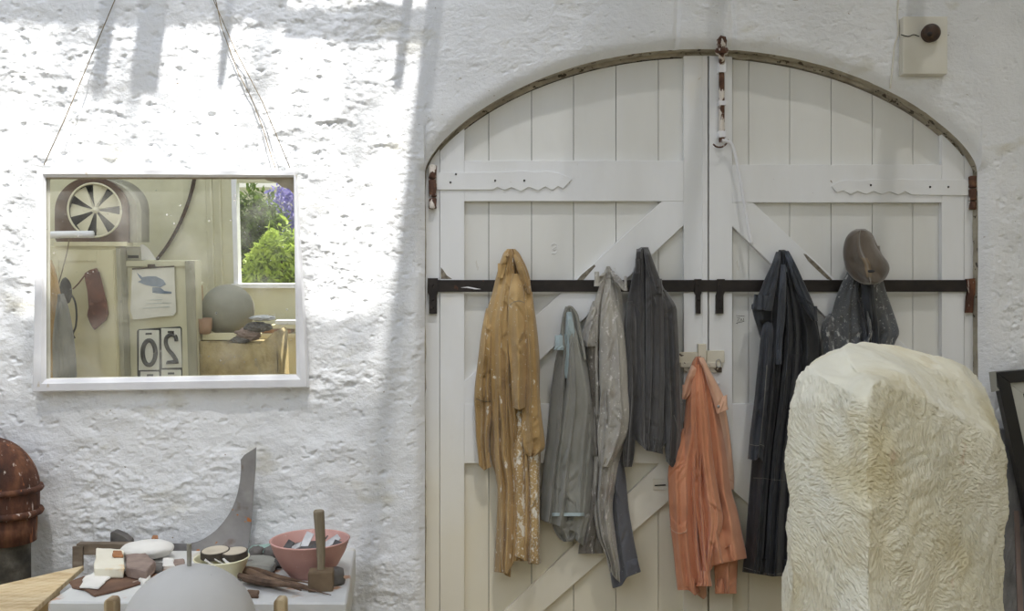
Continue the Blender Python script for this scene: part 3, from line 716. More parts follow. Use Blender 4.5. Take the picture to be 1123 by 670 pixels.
        me = grid_mesh(full, cu=True)
        bm = bmesh.new(); bm.from_mesh(me); bmesh.ops.remove_doubles(bm, verts=bm.verts, dist=1e-5); return from_bm(bm)
    def patch(self, u0, u1, v0, v1, off=0.004, nu=16, nv=20, top=None, bot=None):
        u = np.linspace(0, 1, nu); v = np.linspace(0, 1, nv); U, V = np.meshgrid(u, v)
        vt = v0 + (np.interp(u, *zip(*top)) if top else 0 * u); vb = v1 + (np.interp(u, *zip(*bot)) if bot else 0 * u)
        UU = u0 + (u1 - u0) * U; VV = vt[None] * (1 - V) + vb[None] * V
        a = self(UU, VV, off); b = self(UU, VV, -0.002)[:, ::-1]
        ring = np.concatenate([a, b], 1); me = grid_mesh(ring, cu=True)
        bm = bmesh.new(); bm.from_mesh(me); bmesh.ops.holes_fill(bm, edges=bm.edges); return from_bm(bm)
    def line(self, uv, off=0.0015, n=10):
        c = catmull(uv, n) if len(uv) > 2 else np.linspace(uv[0], uv[1], 24); return [Vector(p) for p in self(c[:, 0], c[:, 1], off)]
    def at(self, px, py):
        V = float(np.interp(py, self.R[:, 0], self.arc)); xl = np.interp(V, self.arc, self.R[:, 1]); xr = np.interp(V, self.arc, self.R[:, 2])
        return ((px - xl) / (xr - xl), V)
    def pline(self, pts, off=0.0015):
        return self.line([self.at(*p) for p in pts], off)
def seam(name, sh, pts, m, parent, r=0.0012, off=0.0008):
    link(name, tube(sh.pline(pts, off), r, 6), m, parent, smooth=True)

C = {}
C['ochre'] = cloth('ochre_drill', s(164, 133, 84), s(188, 158, 110), s(230, 224, 210), 0.635, s(146, 116, 74))
C['ochre_spat'] = cloth('ochre_drill_spattered', s(164, 134, 88), s(188, 160, 114), s(232, 228, 216), 0.545, s(150, 122, 82))
C['sage'] = cloth('grey_green_cotton', s(124, 122, 115), s(150, 149, 141), s(190, 192, 188), 0.78, s(100, 104, 98))
C['pale'] = cloth('pale_blue_lining', s(160, 176, 180), s(176, 190, 192), None)
C['grey'] = cloth('dusty_grey_cotton', s(158, 155, 148), s(184, 179, 168), s(226, 222, 218), 0.61, s(128, 126, 130), extra=((7, 0.60, s(150, 132, 118), 0.5, (1, 1, .8), 0.08),))
C['greydark'] = cloth('grey_brown_cotton', s(112, 106, 98), s(138, 132, 122), s(200, 196, 190), 0.63, s(96, 92, 88))
C['legdark'] = cloth('dark_slate_cotton', s(84, 86, 92), s(100, 101, 106), s(200, 200, 200), 0.67, s(92, 92, 96))
C['black'] = cloth('charcoal_cotton', s(64, 62, 62), s(84, 82, 80), s(150, 150, 150), 0.78, s(92, 94, 98), sheen=0.4)
C['orange'] = cloth('orange_drill', s(206, 134, 96), s(218, 158, 124), None, 0.7, s(206, 134, 96))
C['orange_pale'] = cloth('faded_orange_drill', s(214, 164, 134), s(222, 180, 152), None, 0.7, s(196, 140, 110))
C['navy'] = cloth('black_waxed_denim', s(24, 25, 27), s(37, 39, 42), None, 0.8, s(56, 62, 74), sheen=0.15, rough=0.62, spec=0.5)
C['navyl'] = cloth('worn_indigo_denim', s(48, 51, 56), s(68, 71, 76), None, 0.8, s(92, 98, 110), sheen=0.2, rough=0.75)
C['denim'] = cloth('spotted_denim', s(86, 88, 90), s(106, 107, 107), s(190, 190, 186), 0.60, s(62, 72, 88))
C['cap'] = cloth('brown_grey_wool', s(88, 78, 68), s(112, 102, 90), None, 0.7, s(76, 74, 80), sheen=0.5)
C['stitch'] = mat('pale_stitching', [s(120, 118, 112), s(146, 142, 134)], scale=90, rough=0.9)
C['dstitch'] = mat('dark_seam', [s(70, 66, 60), s(96, 90, 80)], scale=90, rough=0.9)
C['dark'] = mat('shadowed_lining', [s(44, 44, 46), s(58, 58, 60)], scale=20, rough=1.0)  # dark tone with the shade of openings painted in

# --- ochre boiler coat
g = thing('boiler_suit', 'long ochre brown boiler suit spattered with white paint', 'coat', P(563, 632, 0.04), 'work clothes hanging on the doors')
b = Sheet([(273, 556, 565), (280, 551, 571), (300, 545, 580), (320, 540, 583), (352, 532, 588), (395, 531, 592), (440, 533, 592), (480, 537, 594), (500, 538, 593), (530, 545, 592), (560, 545, 592), (600, 543, 592), (617, 542, 591)],
          (0.05, 0.05), (0.03, 0.06), [(.30, .25, .06, .022), (.55, .5, .05, .02, 'R'), (.75, .68, .05, .018), (.4, .42, .04, .02, 'L'), (.62, .62, .03, -.02), (.12, .12, .05, .015)], (7, .010), .004, 1, hem=[(0, 10), (.3, 12), (.45, -2), (.8, -2), (1, 2)])
link('body', b.mesh(90, 200), C['ochre'], g, smooth=True)
seam('seam', b, [(577, 300), (581, 330), (585, 380), (588, 440)], C['dstitch'], g)
sl = Sheet([(338, 533, 538), (352, 530, 541), (370, 527, 542), (395, 524, 541), (420, 521, 539), (438, 520, 540), (455, 521, 540), (480, 522, 537), (500, 524, 537), (514, 525, 539)], (0.03, 0.03), .045, [(.35, .5, .12, .012, 'R'), (.75, .7, .1, .008)], (3, .006), .007, 2, hem=[(0, -4), (.4, 2), (1, -2)])
link('sleeve', sl.mesh(40, 110), C['ochre'], g, smooth=True)
seam('seam', sl, [(522, 437), (530, 440), (539, 440)], C['dstitch'], g)
ft = Sheet([(286, 555, 564), (310, 551, 566), (340, 547, 563), (380, 544, 561), (420, 542, 561), (460, 541, 562), (500, 542, 562), (540, 546, 563), (580, 548, 562), (610, 548, 561), (631, 549, 560)], (0.005, 0.01), (.02, .03), [(.3, .25, .12, .012, 'R'), (.75, .7, .12, .012, 'R')], (3, .006), .004, 3, hem=[(0, -6), (.5, 0), (1, 2)])
link('front_panel', ft.mesh(40, 190), C['ochre'], g, smooth=True)
mid = Sheet([(440, 562, 578), (480, 562, 578), (520, 562, 578), (560, 563, 578), (600, 563, 578), (609, 563, 578)], (0.0, 0.0), .03, [(.3, .3, .15, .008)], (3, .005), .004, 4, hem=[(0, 0), (1, 6)])
link('trouser_leg', mid.mesh(30, 110), C['ochre_spat'], g, smooth=True)
rt = Sheet([(430, 578, 590), (470, 578, 594), (500, 576, 592), (540, 577, 592), (580, 579, 592), (606, 579, 592), (618, 579, 593)], (-0.005, 0.0), .03, [(.3, .3, .15, .008), (.8, .8, .1, .006)], (3, .004), .004, 5)
link('trouser_leg', rt.mesh(30, 110), C['ochre_spat'], g, smooth=True)
rb = Sheet([(320, 570, 584), (340, 571, 586), (370, 573, 589), (400, 574, 591), (430, 575, 592), (455, 572, 594), (478, 572, 597), (492, 574, 597), (501, 580, 586)], (-0.03, -0.025), (.025, .035), [(.45, .4, .16, .014, 'R'), (.8, .8, .1, .008)], (3, .006), .006, 6)
link('sleeve', rb.mesh(40, 120), C['ochre'], g, smooth=True)
rs = Sheet([(300, 562, 572), (322, 558, 575), (340, 557, 577), (380, 557, 580), (410, 560, 579), (430, 561, 577), (449, 563, 576)], (-0.03, -0.04), (.02, .035), [(.5, .45, .2, .012)], (2.5, .005), .005, 7, hem=[(0, -2), (.5, 1), (1, -2)])
link('sleeve', rs.mesh(40, 100), C['ochre'], g, smooth=True)
seam('seam', rs, [(559, 335), (564, 331), (570, 330), (575, 332)], C['stitch'], g)
cl = Sheet([(279, 562, 568), (295, 567, 576), (310, 572, 580), (322, 578, 582)], (-0.005, -0.03), .02, [(.6, .6, .2, .008, 'R')], (2, .004), .003, 8)
link('collar', cl.mesh(24, 50), C['ochre'], g, smooth=True)
cl = Sheet([(277, 553, 559), (290, 549, 556), (305, 545, 552)], (0.0, 0.0), .02, [], (2, .003), .003, 9)
link('collar', cl.mesh(20, 40), C['ochre'], g, smooth=True)

# --- grey-green jacket
g = thing('work_jacket', 'grey green work jacket with a turned up pale hem beside the ochre suit', 'jacket', P(620, 600, 0.04), 'work clothes hanging on the doors')
b = Sheet([(336, 620, 628), (345, 617, 634), (360, 615, 637), (380, 612, 641), (400, 608, 645), (430, 604, 650), (455, 602, 653), (480, 600, 654), (500, 597, 652), (520, 595, 650), (545, 593, 647), (568, 592, 641)],
          (0.05, 0.04), (.02, .05), [(.35, .2, .06, .02, 'R'), (.55, .45, .06, .018), (.7, .62, .04, -.015), (.85, .9, .05, .012)], (6, .008), .004, 11, hem=[(0, 2), (.35, 8), (.8, 15), (1, 25)])
link('body', b.mesh(80, 170), C['sage'], g, smooth=True)
fp = Sheet([(344, 624, 629), (370, 624, 634), (400, 623, 640), (440, 618, 648), (480, 612, 645), (520, 608, 642), (550, 607, 640), (566, 606, 640)], (0.0, 0.0), (.015, .03), [(.45, .45, .05, .008, 'R'), (.15, .1, .08, .008), (.9, .88, .06, .008)], (4, .005), .003, 12)
link('sleeve', fp.mesh(60, 150), C['sage'], g, smooth=True)
link('cuff', fp.patch(-0.03, 1.03, .965, 1.01, .012), C['pale'], g, smooth=True)
fl = Sheet([(366, 614, 620), (374, 611, 620), (384, 607, 619)], (-0.005, -0.01), .015, [], (2, .003), .002, 13)
link('collar', fl.mesh(20, 30), C['pale'], g, smooth=True)
in_ = Sheet([(342, 621, 627), (360, 620, 630), (384, 618, 633), (415, 617, 634)], (-0.005, -0.002), .012, [(.35, .3, .12, .006)], (3, .004), .002, 14)
link('lining', in_.mesh(26, 50), C['pale'], g, smooth=True)
link('collar', tube([P(a, c, 0.02 - .03) for a, c in catmull([(618.5, 384), (617, 360), (619, 345), (624, 336.5), (630, 341), (634, 352), (638, 372), (642, 395)], 8)], 0.0055, 8), C['sage'], g, smooth=True)
lc = Sheet([(566, 604, 640), (580, 607, 636), (590, 613, 631), (594, 618, 628)], (.03, .03), .03, [(.3, .6, .1, .01), (.7, .4, .1, .01)], (4, .006), .008, 15)
link('sleeve', lc.mesh(40, 50), C['sage'], g, smooth=True)
tl = Sheet([(560, 630, 648), (580, 630, 644), (596, 631, 640)], (.02, .02), .025, [(.4, .4, .2, .008)], (3, .005), .006, 16, hem=[(0, -4), (1, 3)])
link('cuff', tl.mesh(26, 40), C['sage'], g, smooth=True)

# --- grey overalls with a dark leg
g = thing('overalls', 'dusty pale grey overalls smeared with paint and one dark leg', 'overalls', P(667, 640, 0.03), 'work clothes hanging on the doors')
b = Sheet([(292, 665, 669), (300, 662, 673), (312, 658, 679), (330, 652, 683), (345, 649, 684), (370, 647, 687), (400, 647, 689), (430, 649, 690), (452, 650, 692), (470, 650, 691), (485, 650, 686), (500, 651, 681), (530, 650, 676), (555, 650, 672), (590, 655, 676), (615, 664, 680), (634, 668, 682)],
          (0.045, 0.03), (.02, .055), [(.45, .3, .06, .022, 'R'), (.62, .62, .1, .012), (.3, .2, .05, -.018), (.85, .8, .06, .014)], (5, .008), .008, 21, hem=[(0, -8), (.6, 2), (1, 6)])
link('body', b.mesh(80, 200), C['grey'], g, smooth=True)
seam('pocket_edge', b, [(667, 393), (669, 404), (676, 412), (688, 414)], C['dstitch'], g)
seam('seam', b, [(657, 345), (656, 400), (655, 460)], C['dstitch'], g)
leg = Sheet([(470, 672, 684), (500, 668, 684), (530, 664, 687), (560, 663, 690), (590, 664, 695), (615, 668, 700), (627, 672, 703)], (.055, .03), .03, [(.5, .5, .2, .008, 'L')], (3, .005), .004, 22, hem=[(0, 18), (.3, 15), (.5, 6), (1, 0)])
link('trouser_leg', leg.mesh(50, 120), C['legdark'], g, smooth=True)
lw = Sheet([(480, 650, 676), (520, 648, 672), (550, 646, 664), (580, 640, 662), (598, 635, 661), (607, 634, 662)], (.05, .045), .03, [(.3, .3, .1, .01), (.7, .6, .1, .012, 'R')], (4, .006), .006, 23)
link('trouser_leg', lw.mesh(50, 100), C['greydark'], g, smooth=True)
sv = Sheet([(330, 650, 656), (350, 643, 656), (368, 638, 655), (380, 640, 656)], (.03, .03), .03, [(.3, .6, .15, .01), (.7, .3, .1, .01)], (3, .008), .01, 24)
link('sleeve', sv.mesh(36, 60), C['grey'], g, smooth=True)
sv = Sheet([(350, 642, 658), (400, 645, 658), (440, 648, 657), (500, 650, 658)], (.03, .03), .03, [(.4, .6, .15, .01)], (3, .006), .006, 25)
link('sleeve', sv.mesh(30, 90), C['greydark'], g, smooth=True)
fs = Sheet([(306, 664, 672), (330, 660, 676), (360, 658, 684), (400, 657, 688), (430, 658, 689), (455, 657, 691), (475, 655, 688), (495, 656, 679), (512, 657, 668)], (-0.005, -0.02), (.02, .04), [(.35, .3, .12, .01), (.7, .75, .12, .012, 'R')], (3.5, .008), .010, 26)
link('sleeve', fs.mesh(60, 140), C['grey'], g, smooth=True)
cl = Sheet([(299, 661, 664), (306, 655, 662), (314, 651, 658)], (0, -.01), .012, [], (2, .003), .002, 27); link('collar', cl.mesh(20, 30), C['grey'], g, smooth=True)
cl = Sheet([(297, 669, 673), (308, 673, 683), (316, 680, 688), (319, 684, 688)], (0, -.01), .012, [], (2, .003), .002, 28); link('collar', cl.mesh(20, 30), C['grey'], g, smooth=True)

# --- charcoal jacket
g = thing('work_jacket', 'charcoal black cotton jacket hanging between the grey overalls and the latch', 'jacket', P(716, 515, 0.03), 'work clothes hanging on the doors')
b = Sheet([(271, 703, 709), (275, 699, 711), (290, 697, 716), (305, 693, 723), (320, 690, 730), (335, 687, 739), (350, 686, 742), (380, 686, 743), (420, 688, 744), (450, 690, 744), (470, 691, 743), (484, 694, 738), (492, 700, 730)],
          (0.045, 0.03), (.02, .06), [(.35, .25, .08, .02), (.55, .42, .05, -.025), (.66, .55, .07, .022, 'L'), (.9, .85, .05, .014), (.5, .3, .04, -.015)], (5, .008), .005, 31, hem=[(0, -6), (.3, 2), (.7, 4), (1, -4)])
link('body', b.mesh(90, 150), C['black'], g, smooth=True)
seam('seam', b, [(688, 333), (692, 332), (698, 336), (703, 343)], C['dstitch'], g)
sr = Sheet([(318, 722, 730), (335, 724, 741), (350, 725, 743), (390, 727, 745), (430, 729, 746), (470, 730, 747), (495, 729, 746), (512, 731, 744)], (-0.0, -0.005), (.03, .04), [(.35, .35, .15, .012, 'R'), (.75, .7, .12, .01)], (3, .006), .006, 32, hem=[(0, -6), (.4, 0), (1, 1)])
link('sleeve', sr.mesh(40, 120), C['black'], g, smooth=True)
seam('seam', sr, [(725, 358), (729, 345), (736, 339), (741, 336)], C['dstitch'], g)
seam('paint_streak', sr, [(739, 455), (742, 464), (744, 475), (744.5, 479)], C['stitch'], g)
link('cuff', sr.patch(-.02, 1.02, .93, 1.0, .004), C['black'], g, smooth=True)
fp = Sheet([(290, 708, 716), (320, 708, 726), (350, 708, 729), (400, 708, 729), (450, 706, 728), (480, 704, 727), (495, 704, 727)], (-0.01, -0.01), (.02, .035), [(.3, .3, .12, .012, 'R'), (.75, .75, .12, .008)], (3, .005), .004, 33, hem=[(0, -6), (.5, 0), (1, 3)])
link('front_panel', fp.mesh(46, 140), C['black'], g, smooth=True)
sl = Sheet([(330, 688, 698), (360, 686, 698), (400, 687, 699), (440, 688, 698), (470, 685, 697), (495, 683, 696), (512, 684, 693)], (0.0, 0.01), .035, [(.5, .4, .2, .01, 'R')], (3, .006), .007, 34)
link('sleeve', sl.mesh(34, 110), C['black'], g, smooth=True)
cl = Sheet([(273, 698, 703), (285, 697, 703), (300, 696, 702)], (-.002, -.01), .015, [], (2, .003), .002, 35); link('collar', cl.mesh(20, 30), C['black'], g, smooth=True)
cl = Sheet([(271, 705, 711), (290, 709, 718), (312, 715, 726), (322, 719, 727)], (-.01, -.02), .018, [(.4, .4, .2, .006)], (2, .003), .002, 36); link('collar', cl.mesh(24, 50), C['black'], g, smooth=True)

# --- orange overalls
g = thing('overalls', 'bright orange overalls hanging lower from the door latch', 'overalls', P(775, 655, 0.03), 'work clothes hanging on the doors')
b = Sheet([(391, 763, 768), (400, 758, 774), (420, 754, 782), (450, 751, 788), (480, 748, 794), (505, 742, 798), (540, 738, 803), (560, 738, 809), (590, 740, 815), (612, 745, 820)],
          (0.03, 0.02), (.02, .07), [(.3, .12, .08, .018), (.42, .30, .05, .024, 'L'), (.55, .42, .05, .026, 'R'), (.66, .62, .07, .026, 'R'), (.85, .85, .07, .02), (.48, .36, .03, -.02)], (5, .006), .003, 41, hem=[(0, 30), (.35, 26), (.5, 8), (1, 0)])
link('body', b.mesh(100, 170), C['orange'], g, smooth=True)
sb = Sheet([(430, 779, 792), (460, 782, 798), (490, 786, 802), (520, 790, 805), (537, 798, 805)], (.045, .04), .02, [(.5, .5, .2, .008)], (2, .004), .003, 42)
link('sleeve', sb.mesh(26, 70), C['orange_pale'], g, smooth=True)
sl = Sheet([(398, 759, 766), (415, 752, 763), (432, 748, 757), (438, 748, 752)], (0.0, -.01), .02, [(.4, .4, .2, .006)], (2, .003), .002, 43)
link('collar', sl.mesh(26, 50), C['orange_pale'], g, smooth=True)
fl = Sheet([(392, 765, 772), (405, 771, 778), (425, 777, 789), (440, 782, 796), (452, 786, 799)], (-.02, -.035), (.012, .02), [(.3, .3, .2, .005)], (2, .003), .003, 44, hem=[(0, 2), (1, -3)])
link('collar', fl.mesh(30, 70), C['orange_pale'], g, smooth=True)
link('snap', lathe([(0, -.004), (.005, -.003), (.006, 0)], fl(0.3, 0.86, 0.001), 16, 'Y'), M['steel'], g)
fr = Sheet([(400, 762, 770), (430, 758, 774), (470, 757, 779), (510, 758, 783), (545, 760, 789), (572, 764, 793), (600, 768, 785), (625, 770, 779), (643, 763, 781)], (-.03, -.05), (.015, .03), [(.3, .35, .1, .014, 'R'), (.6, .55, .12, .012), (.85, .8, .08, .01, 'R')], (3, .005), .003, 45)
link('front_panel', fr.mesh(60, 170), C['orange'], g, smooth=True)
hl = Sheet([(470, 748, 760), (500, 740, 758), (513, 733, 757), (540, 733, 758), (575, 735, 757), (600, 738, 758), (630, 741, 762), (645, 743, 768)], (-.01, -.02), (.02, .045), [(.4, .35, .12, .01), (.8, .8, .1, .012, 'R')], (3, .005), .004, 46, hem=[(0, 2), (.5, 2), (.8, 8), (1, 3)])
link('trouser_leg', hl.mesh(50, 150), C['orange'], g, smooth=True)
link('pocket', hl.patch(.05, .85, .55, .97, .003, top=[(0, -.02), (.5, .03), (1, 0)]), C['orange'], g, smooth=True)
seam('pocket_edge', hl, [(735, 577), (738, 582), (745, 585), (752, 583), (753, 580)], C['orange_pale'], g, r=.0022, off=.004)
lw = Sheet([(600, 781, 810), (620, 783, 809), (640, 784, 808), (651, 784, 808)], (.02, .02), .03, [(.6, .6, .15, .01, 'R')], (3, .005), .004, 47)
link('trouser_leg', lw.mesh(40, 60), C['orange'], g, smooth=True)
lw = Sheet([(610, 748, 775), (630, 747, 775), (646, 748, 775)], (.02, .02), .03, [(.6, .6, .15, .01, 'R')], (3, .005), .006, 48, hem=[(0, -3), (.5, 4), (.9, 11), (1, 8)])
link('trouser_leg', lw.mesh(40, 50), C['orange_pale'], g, smooth=True)

# --- long dark coat
g = thing('long_coat', 'long black waxed denim coat with pale stitching left of the stone', 'coat', P(846, 632, 0.03), 'work clothes hanging on the doors')
b = Sheet([(274, 854, 861), (280, 852, 866), (300, 846, 875), (320, 842, 884), (345, 840, 892), (370, 836, 898), (400, 833, 898), (440, 830, 894), (480, 826, 888), (510, 824, 884), (560, 820, 880), (600, 817, 880), (628, 814, 880)],
          (0.04, 0.03), (.02, .06), [(.3, .2, .08, .022, 'R'), (.5, .42, .05, .02), (.62, .55, .06, .022, 'L'), (.42, .34, .03, -.03), (.8, .8, .07, .016)], (5, .007), .004, 51, hem=[(0, -1), (.5, 4), (.9, 3), (1, 0)])
link('body', b.mesh(90, 200), C['navy'], g, smooth=True)
seam('stitching', b, [(826, 524), (838, 524.5), (850, 526), (864, 527)], C['stitch'], g)
seam('stitching', b, [(815, 623), (840, 626), (864, 625)], C['stitch'], g)
sl = Sheet([(348, 838, 847), (370, 834, 849), (400, 831, 848), (440, 827, 845), (480, 822, 841), (503, 820, 838)], (-.01, -.02), (.03, .035), [(.6, .6, .15, .01, 'R'), (.2, .2, .1, .006)], (3, .004), .004, 52, hem=[(0, 0), (.5, 2), (.7, -2), (1, 5)])
link('sleeve', sl.mesh(40, 120), C['navyl'], g, smooth=True)
seam('stitching', sl, [(821.5, 487), (830, 488), (840, 488)], C['stitch'], g); seam('stitching', sl, [(841, 400), (838, 440), (834, 486)], C['stitch'], g)
cl = Sheet([(276, 851, 857), (290, 846, 855), (305, 839, 853), (322, 832, 850), (334, 825, 848), (339, 824, 846)], (-.01, -.03), (.015, .02), [(.5, .5, .2, .008, 'R')], (2, .004), .003, 53, hem=[(0, 0), (1, 2)])
link('collar', cl.mesh(36, 70), C['navyl'], g, smooth=True)
lp = Sheet([(334, 824, 848), (345, 826, 847), (358, 830, 846), (372, 834, 846)], (.0, .0), .02, [(.5, .5, .2, .006)], (2, .004), .003, 54)
link('collar', lp.mesh(30, 50), C['navy'], g, smooth=True)
cr = Sheet([(275, 859, 865), (290, 864, 873), (310, 870, 882), (330, 878, 891), (345, 886, 896), (352, 891, 897)], (-.01, -.02), (.015, .02), [(.5, .5, .2, .006, 'L')], (2, .004), .003, 55)
link('collar', cr.mesh(30, 80), C['navyl'], g, smooth=True)
cu = Sheet([(290, 856, 862), (320, 854, 862), (350, 852, 861), (375, 851, 858), (400, 851, 857)], (-.035, -.045), .015, [(.5, .5, .2, .006, 'R')], (2, .003), .003, 56)
link('facing', cu.mesh(20, 70), C['navyl'], g, smooth=True)
seam('stitching', b, [(861, 291), (862, 294), (863, 298)], C['pale'], g, r=.0022, off=.003)
link('pocket', b.patch(.50, .72, .47, .60, .003), C['navy'], g, smooth=True)
rp = Sheet([(350, 888, 896), (370, 888, 899), (400, 887, 902), (440, 885, 901), (490, 882, 899)], (.05, .05), .03, [(.4, .4, .15, .01)], (3, .006), .006, 57)
link('sleeve', rp.mesh(30, 80), C['navy'], g, smooth=True)

# --- spotted denim jacket under the cap
g = thing('denim_jacket', 'grey blue denim jacket with paint spots hanging behind the stone block', 'jacket', P(945, 480, 0.03), 'work clothes hanging on the doors')
b = Sheet([(290, 932, 960), (300, 928, 966), (320, 919, 972), (340, 913, 979), (355, 911, 984), (366, 911, 986), (378, 912, 981), (400, 912, 978), (440, 910, 976), (480, 910, 976)],
          (0.04, 0.03), (.04, .055), [(.28, .25, .1, .016, 'R'), (.46, .48, .04, -.02), (.58, .56, .06, .02, 'L'), (.7, .65, .04, .012), (.85, .85, .08, .01)], (4, .006), .006, 61)
link('body', b.mesh(80, 120), C['denim'], g, smooth=True)
zc = Sheet([(305, 943, 958), (330, 946, 960), (355, 949, 963), (385, 951, 965)], (-.02, -.02), .025, [(.5, .5, .15, .008)], (2, .003), .003, 62)
link('placket', zc.mesh(26, 60), C['navyl'], g, smooth=True)
seam('placket_edge', zc, [(954, 306), (957, 340), (960, 383)], C['dark'], g, r=.002)
link('lining', tube([P(a, c, -.035) for a, c in [(939.5, 310), (941, 325), (945, 340), (949, 353), (952, 364), (954, 376)]], 0.0045, 8), C['dark'], g, smooth=True)
sl = Sheet([(344, 909, 914), (352, 903, 915), (364, 900, 917), (374, 902, 918), (390, 903, 918)], (.03, .03), .04, [(.5, .4, .15, .012)], (3, .008), .01, 63)
link('sleeve', sl.mesh(30, 50), C['denim'], g, smooth=True)
nl = Sheet([(301, 924, 928), (320, 915, 921), (342, 911, 914)], (.0, .0), .01, [], (2, .003), .003, 64)

g = thing('flat_cap', 'creased brown grey wool cap hanging above the denim jacket', 'cap', P(950, 312, -0.02))
cp = Sheet([(251.5, 940, 948), (254, 934, 953), (260, 928, 957), (270, 925, 961), (280, 924.5, 968), (288, 926, 974), (296, 928, 975.5), (304, 934, 972), (309, 941, 967), (312, 948, 960)],
           (-.03, -.05), (.03, .055), [(.45, .50, .16, .022, 'R'), (.85, .9, .12, .006)], (2, .002), .007, 65, edge=0.5, nc=0)
link('crown', cp.mesh(80, 90), C['cap'], g, smooth=True)
C['capworn'] = cloth('worn_tan_wool', s(120, 104, 84), s(136, 120, 98), None)
link('worn_patch', cp.patch(.44, .58, .48, .78, .0015), C['capworn'], g, smooth=True)
bk = Sheet([(251, 939, 949), (256, 931, 956), (266, 926, 961), (276, 926, 966), (286, 930, 970)], (-.01, -.02), .03, [], (2, .003), .003, 66)
link('brim', bk.mesh(40, 40), C['cap'], g, smooth=True)
link('opening', rock(P(955, 297.5, -.128), (.016, .008, .0055), 3, 2, .2), C['dark'], g)  # solid lump; its dark colour stands for the shade in the hole

# ------------------------------------------------------------------ the big carved stone
def stone():
    ang = [(870, -1.15), (952, -1.46), (1102, -1.02)]
    pts = []
    for px, y in ang: pts.append(Vector((X(px, y), y, 0.42)))
    pts += [Vector((X(872, -1.15) + .10, -0.68, 0.42)), Vector((X(1100, -1.02) - .02, -0.58, 0.42))]
    for px, py, y in [(870, 560, -1.15), (870, 450, -1.15), (877, 412, -1.13), (884, 399, -1.15), (898, 388, -1.12), (924, 375.5, -1.08), (950, 373, -0.95), (990, 379, -0.84), (1030, 390, -0.76), (1056, 400, -0.72), (1070, 412, -0.72),
                      (952, 560, -1.46), (950, 440, -1.445), (960, 417, -1.41), (1010, 440, -1.26), (1060, 462, -1.12), (1098, 478, -1.03), (1105, 492, -1.02), (1103, 600, -1.02), (1086, 446, -0.82), (906, 416, -1.28)]:
        pts.append(P(px, py, y))
    for px, py, y in [(900, 400, -0.70), (960, 382, -0.64), (1040, 400, -0.58), (1080, 470, -0.56)]:
        pts.append(P(px, py, y))
    bm = bmesh.new(); vs_ = [bm.verts.new(p) for p in pts]
    r = bmesh.ops.convex_hull(bm, input=vs_); junk = [e for e in r['geom_interior'] if isinstance(e, bmesh.types.BMVert)]
    bmesh.ops.delete(bm, geom=junk, context='VERTS')
    me = from_bm(bm); tmp = bpy.data.objects.new('tmp', me); COL.objects.link(tmp)
    md = tmp.modifiers.new('r', 'REMESH'); md.mode = 'VOXEL'; md.voxel_size = 0.0065
    me2 = bpy.data.meshes.new_from_object(tmp.evaluated_get(bpy.context.evaluated_depsgraph_get())); bpy.data.objects.remove(tmp)
    bm = bmesh.new(); bm.from_mesh(me2); 
    bmesh.ops.smooth_vert(bm, verts=bm.verts, factor=0.5, use_axis_x=True, use_axis_y=True, use_axis_z=True); bmesh.ops.smooth_vert(bm, verts=bm.verts, factor=0.5, use_axis_x=True, use_axis_y=True, use_axis_z=True)
    bm.normal_update()
    co = np.array([v.co[:] for v in bm.verts]); no = np.array([v.normal[:] for v in bm.verts])
    x, y, z = co.T
    # scooped facet on the top left: pull down towards a cutting plane
    c = np.array(P(928, 400, -1.2)); d = np.linalg.norm((co - c) * [1, .8, 1], axis=1)
    # pitted tool strokes in fans
    sgn = np.where(no[:, 0] < -0.1, 1.0, -1.0)
    sx = x * 0.9 - y * 0.8 * sgn
    th = 0.5 + 1.3 * perlin(sx * 2.6, z * 2.6, 3.3) + np.where(sgn > 0, 0.3, -0.6)
    a = sx * np.cos(th) + z * np.sin(th); b = -sx * np.sin(th) + z * np.cos(th)
    wob = 0.25 * perlin(sx * 12, z * 12, 8)
    st = 1 - np.abs(perlin(a * 20, b * 62 + wob, 5.0)) * 2.4
    top = sstep(0.55, 0.8, no[:, 2])
    h = 0.0030 * st * (1 - .75 * top) * (0.55 + 0.8 * sstep(-.3, .3, perlin(x * 6, z * 6, y * 6)))
    h += 0.012 * fbm(x * 5, y * 5, z * 5, 3) + 0.004 * fbm(x * 20, y * 20, z * 20, 2) - 0.035 * np.exp(-(d / 0.085) ** 2)
    h += 0.010 * (np.abs(perlin(x * 3.3 + 4, y * 3.3, z * 2.2)) * 2 - .5)
    h *= np.clip((z - 0.43) * 30, 0, 1)
    for v, n, k in zip(bm.verts, no, h): v.co += Vector(n * k)
    me = bpy.data.meshes.new('stone'); bm.to_mesh(me); bm.free()
    m = mat('pale_cream_stone', [(0.3, s(226, 216, 184)), (0.50, s(236, 232, 212)), (0.75, s(238, 236, 224))], scale=3, rough=0.9, spec=0.25,
            spots=((2.4, 0.55, s(206, 190, 136), 0.5, (1, 1, 1), 0.12), (6, 0.63, s(196, 178, 130), 0.4, (1, 1, 1), 0.08), (9, 0.66, s(216, 188, 160), 0.5, (1, 1, 1), 0.06)), bump=((90, 0.25, 0.003), (260, 0.3, 0.0015)))
    N, L = m.node_tree.nodes, m.node_tree.links; tc = N.new('ShaderNodeTexCoord')
    geo = N.new('ShaderNodeSeparateXYZ'); L.new(tc.outputs['Object'], geo.inputs[0]); nn = N.new('ShaderNodeSeparateXYZ'); L.new(tc.outputs['Normal'], nn.inputs[0])
    mth = lambda op, a, b: (lambda q: ([L.new(v, q.inputs[i]) if hasattr(v, 'links') else setattr(q.inputs[i], 'default_value', v) for i, v in enumerate((a, b))], setattr(q, 'operation', op), q.outputs[0])[-1])(N.new('ShaderNodeMath'))
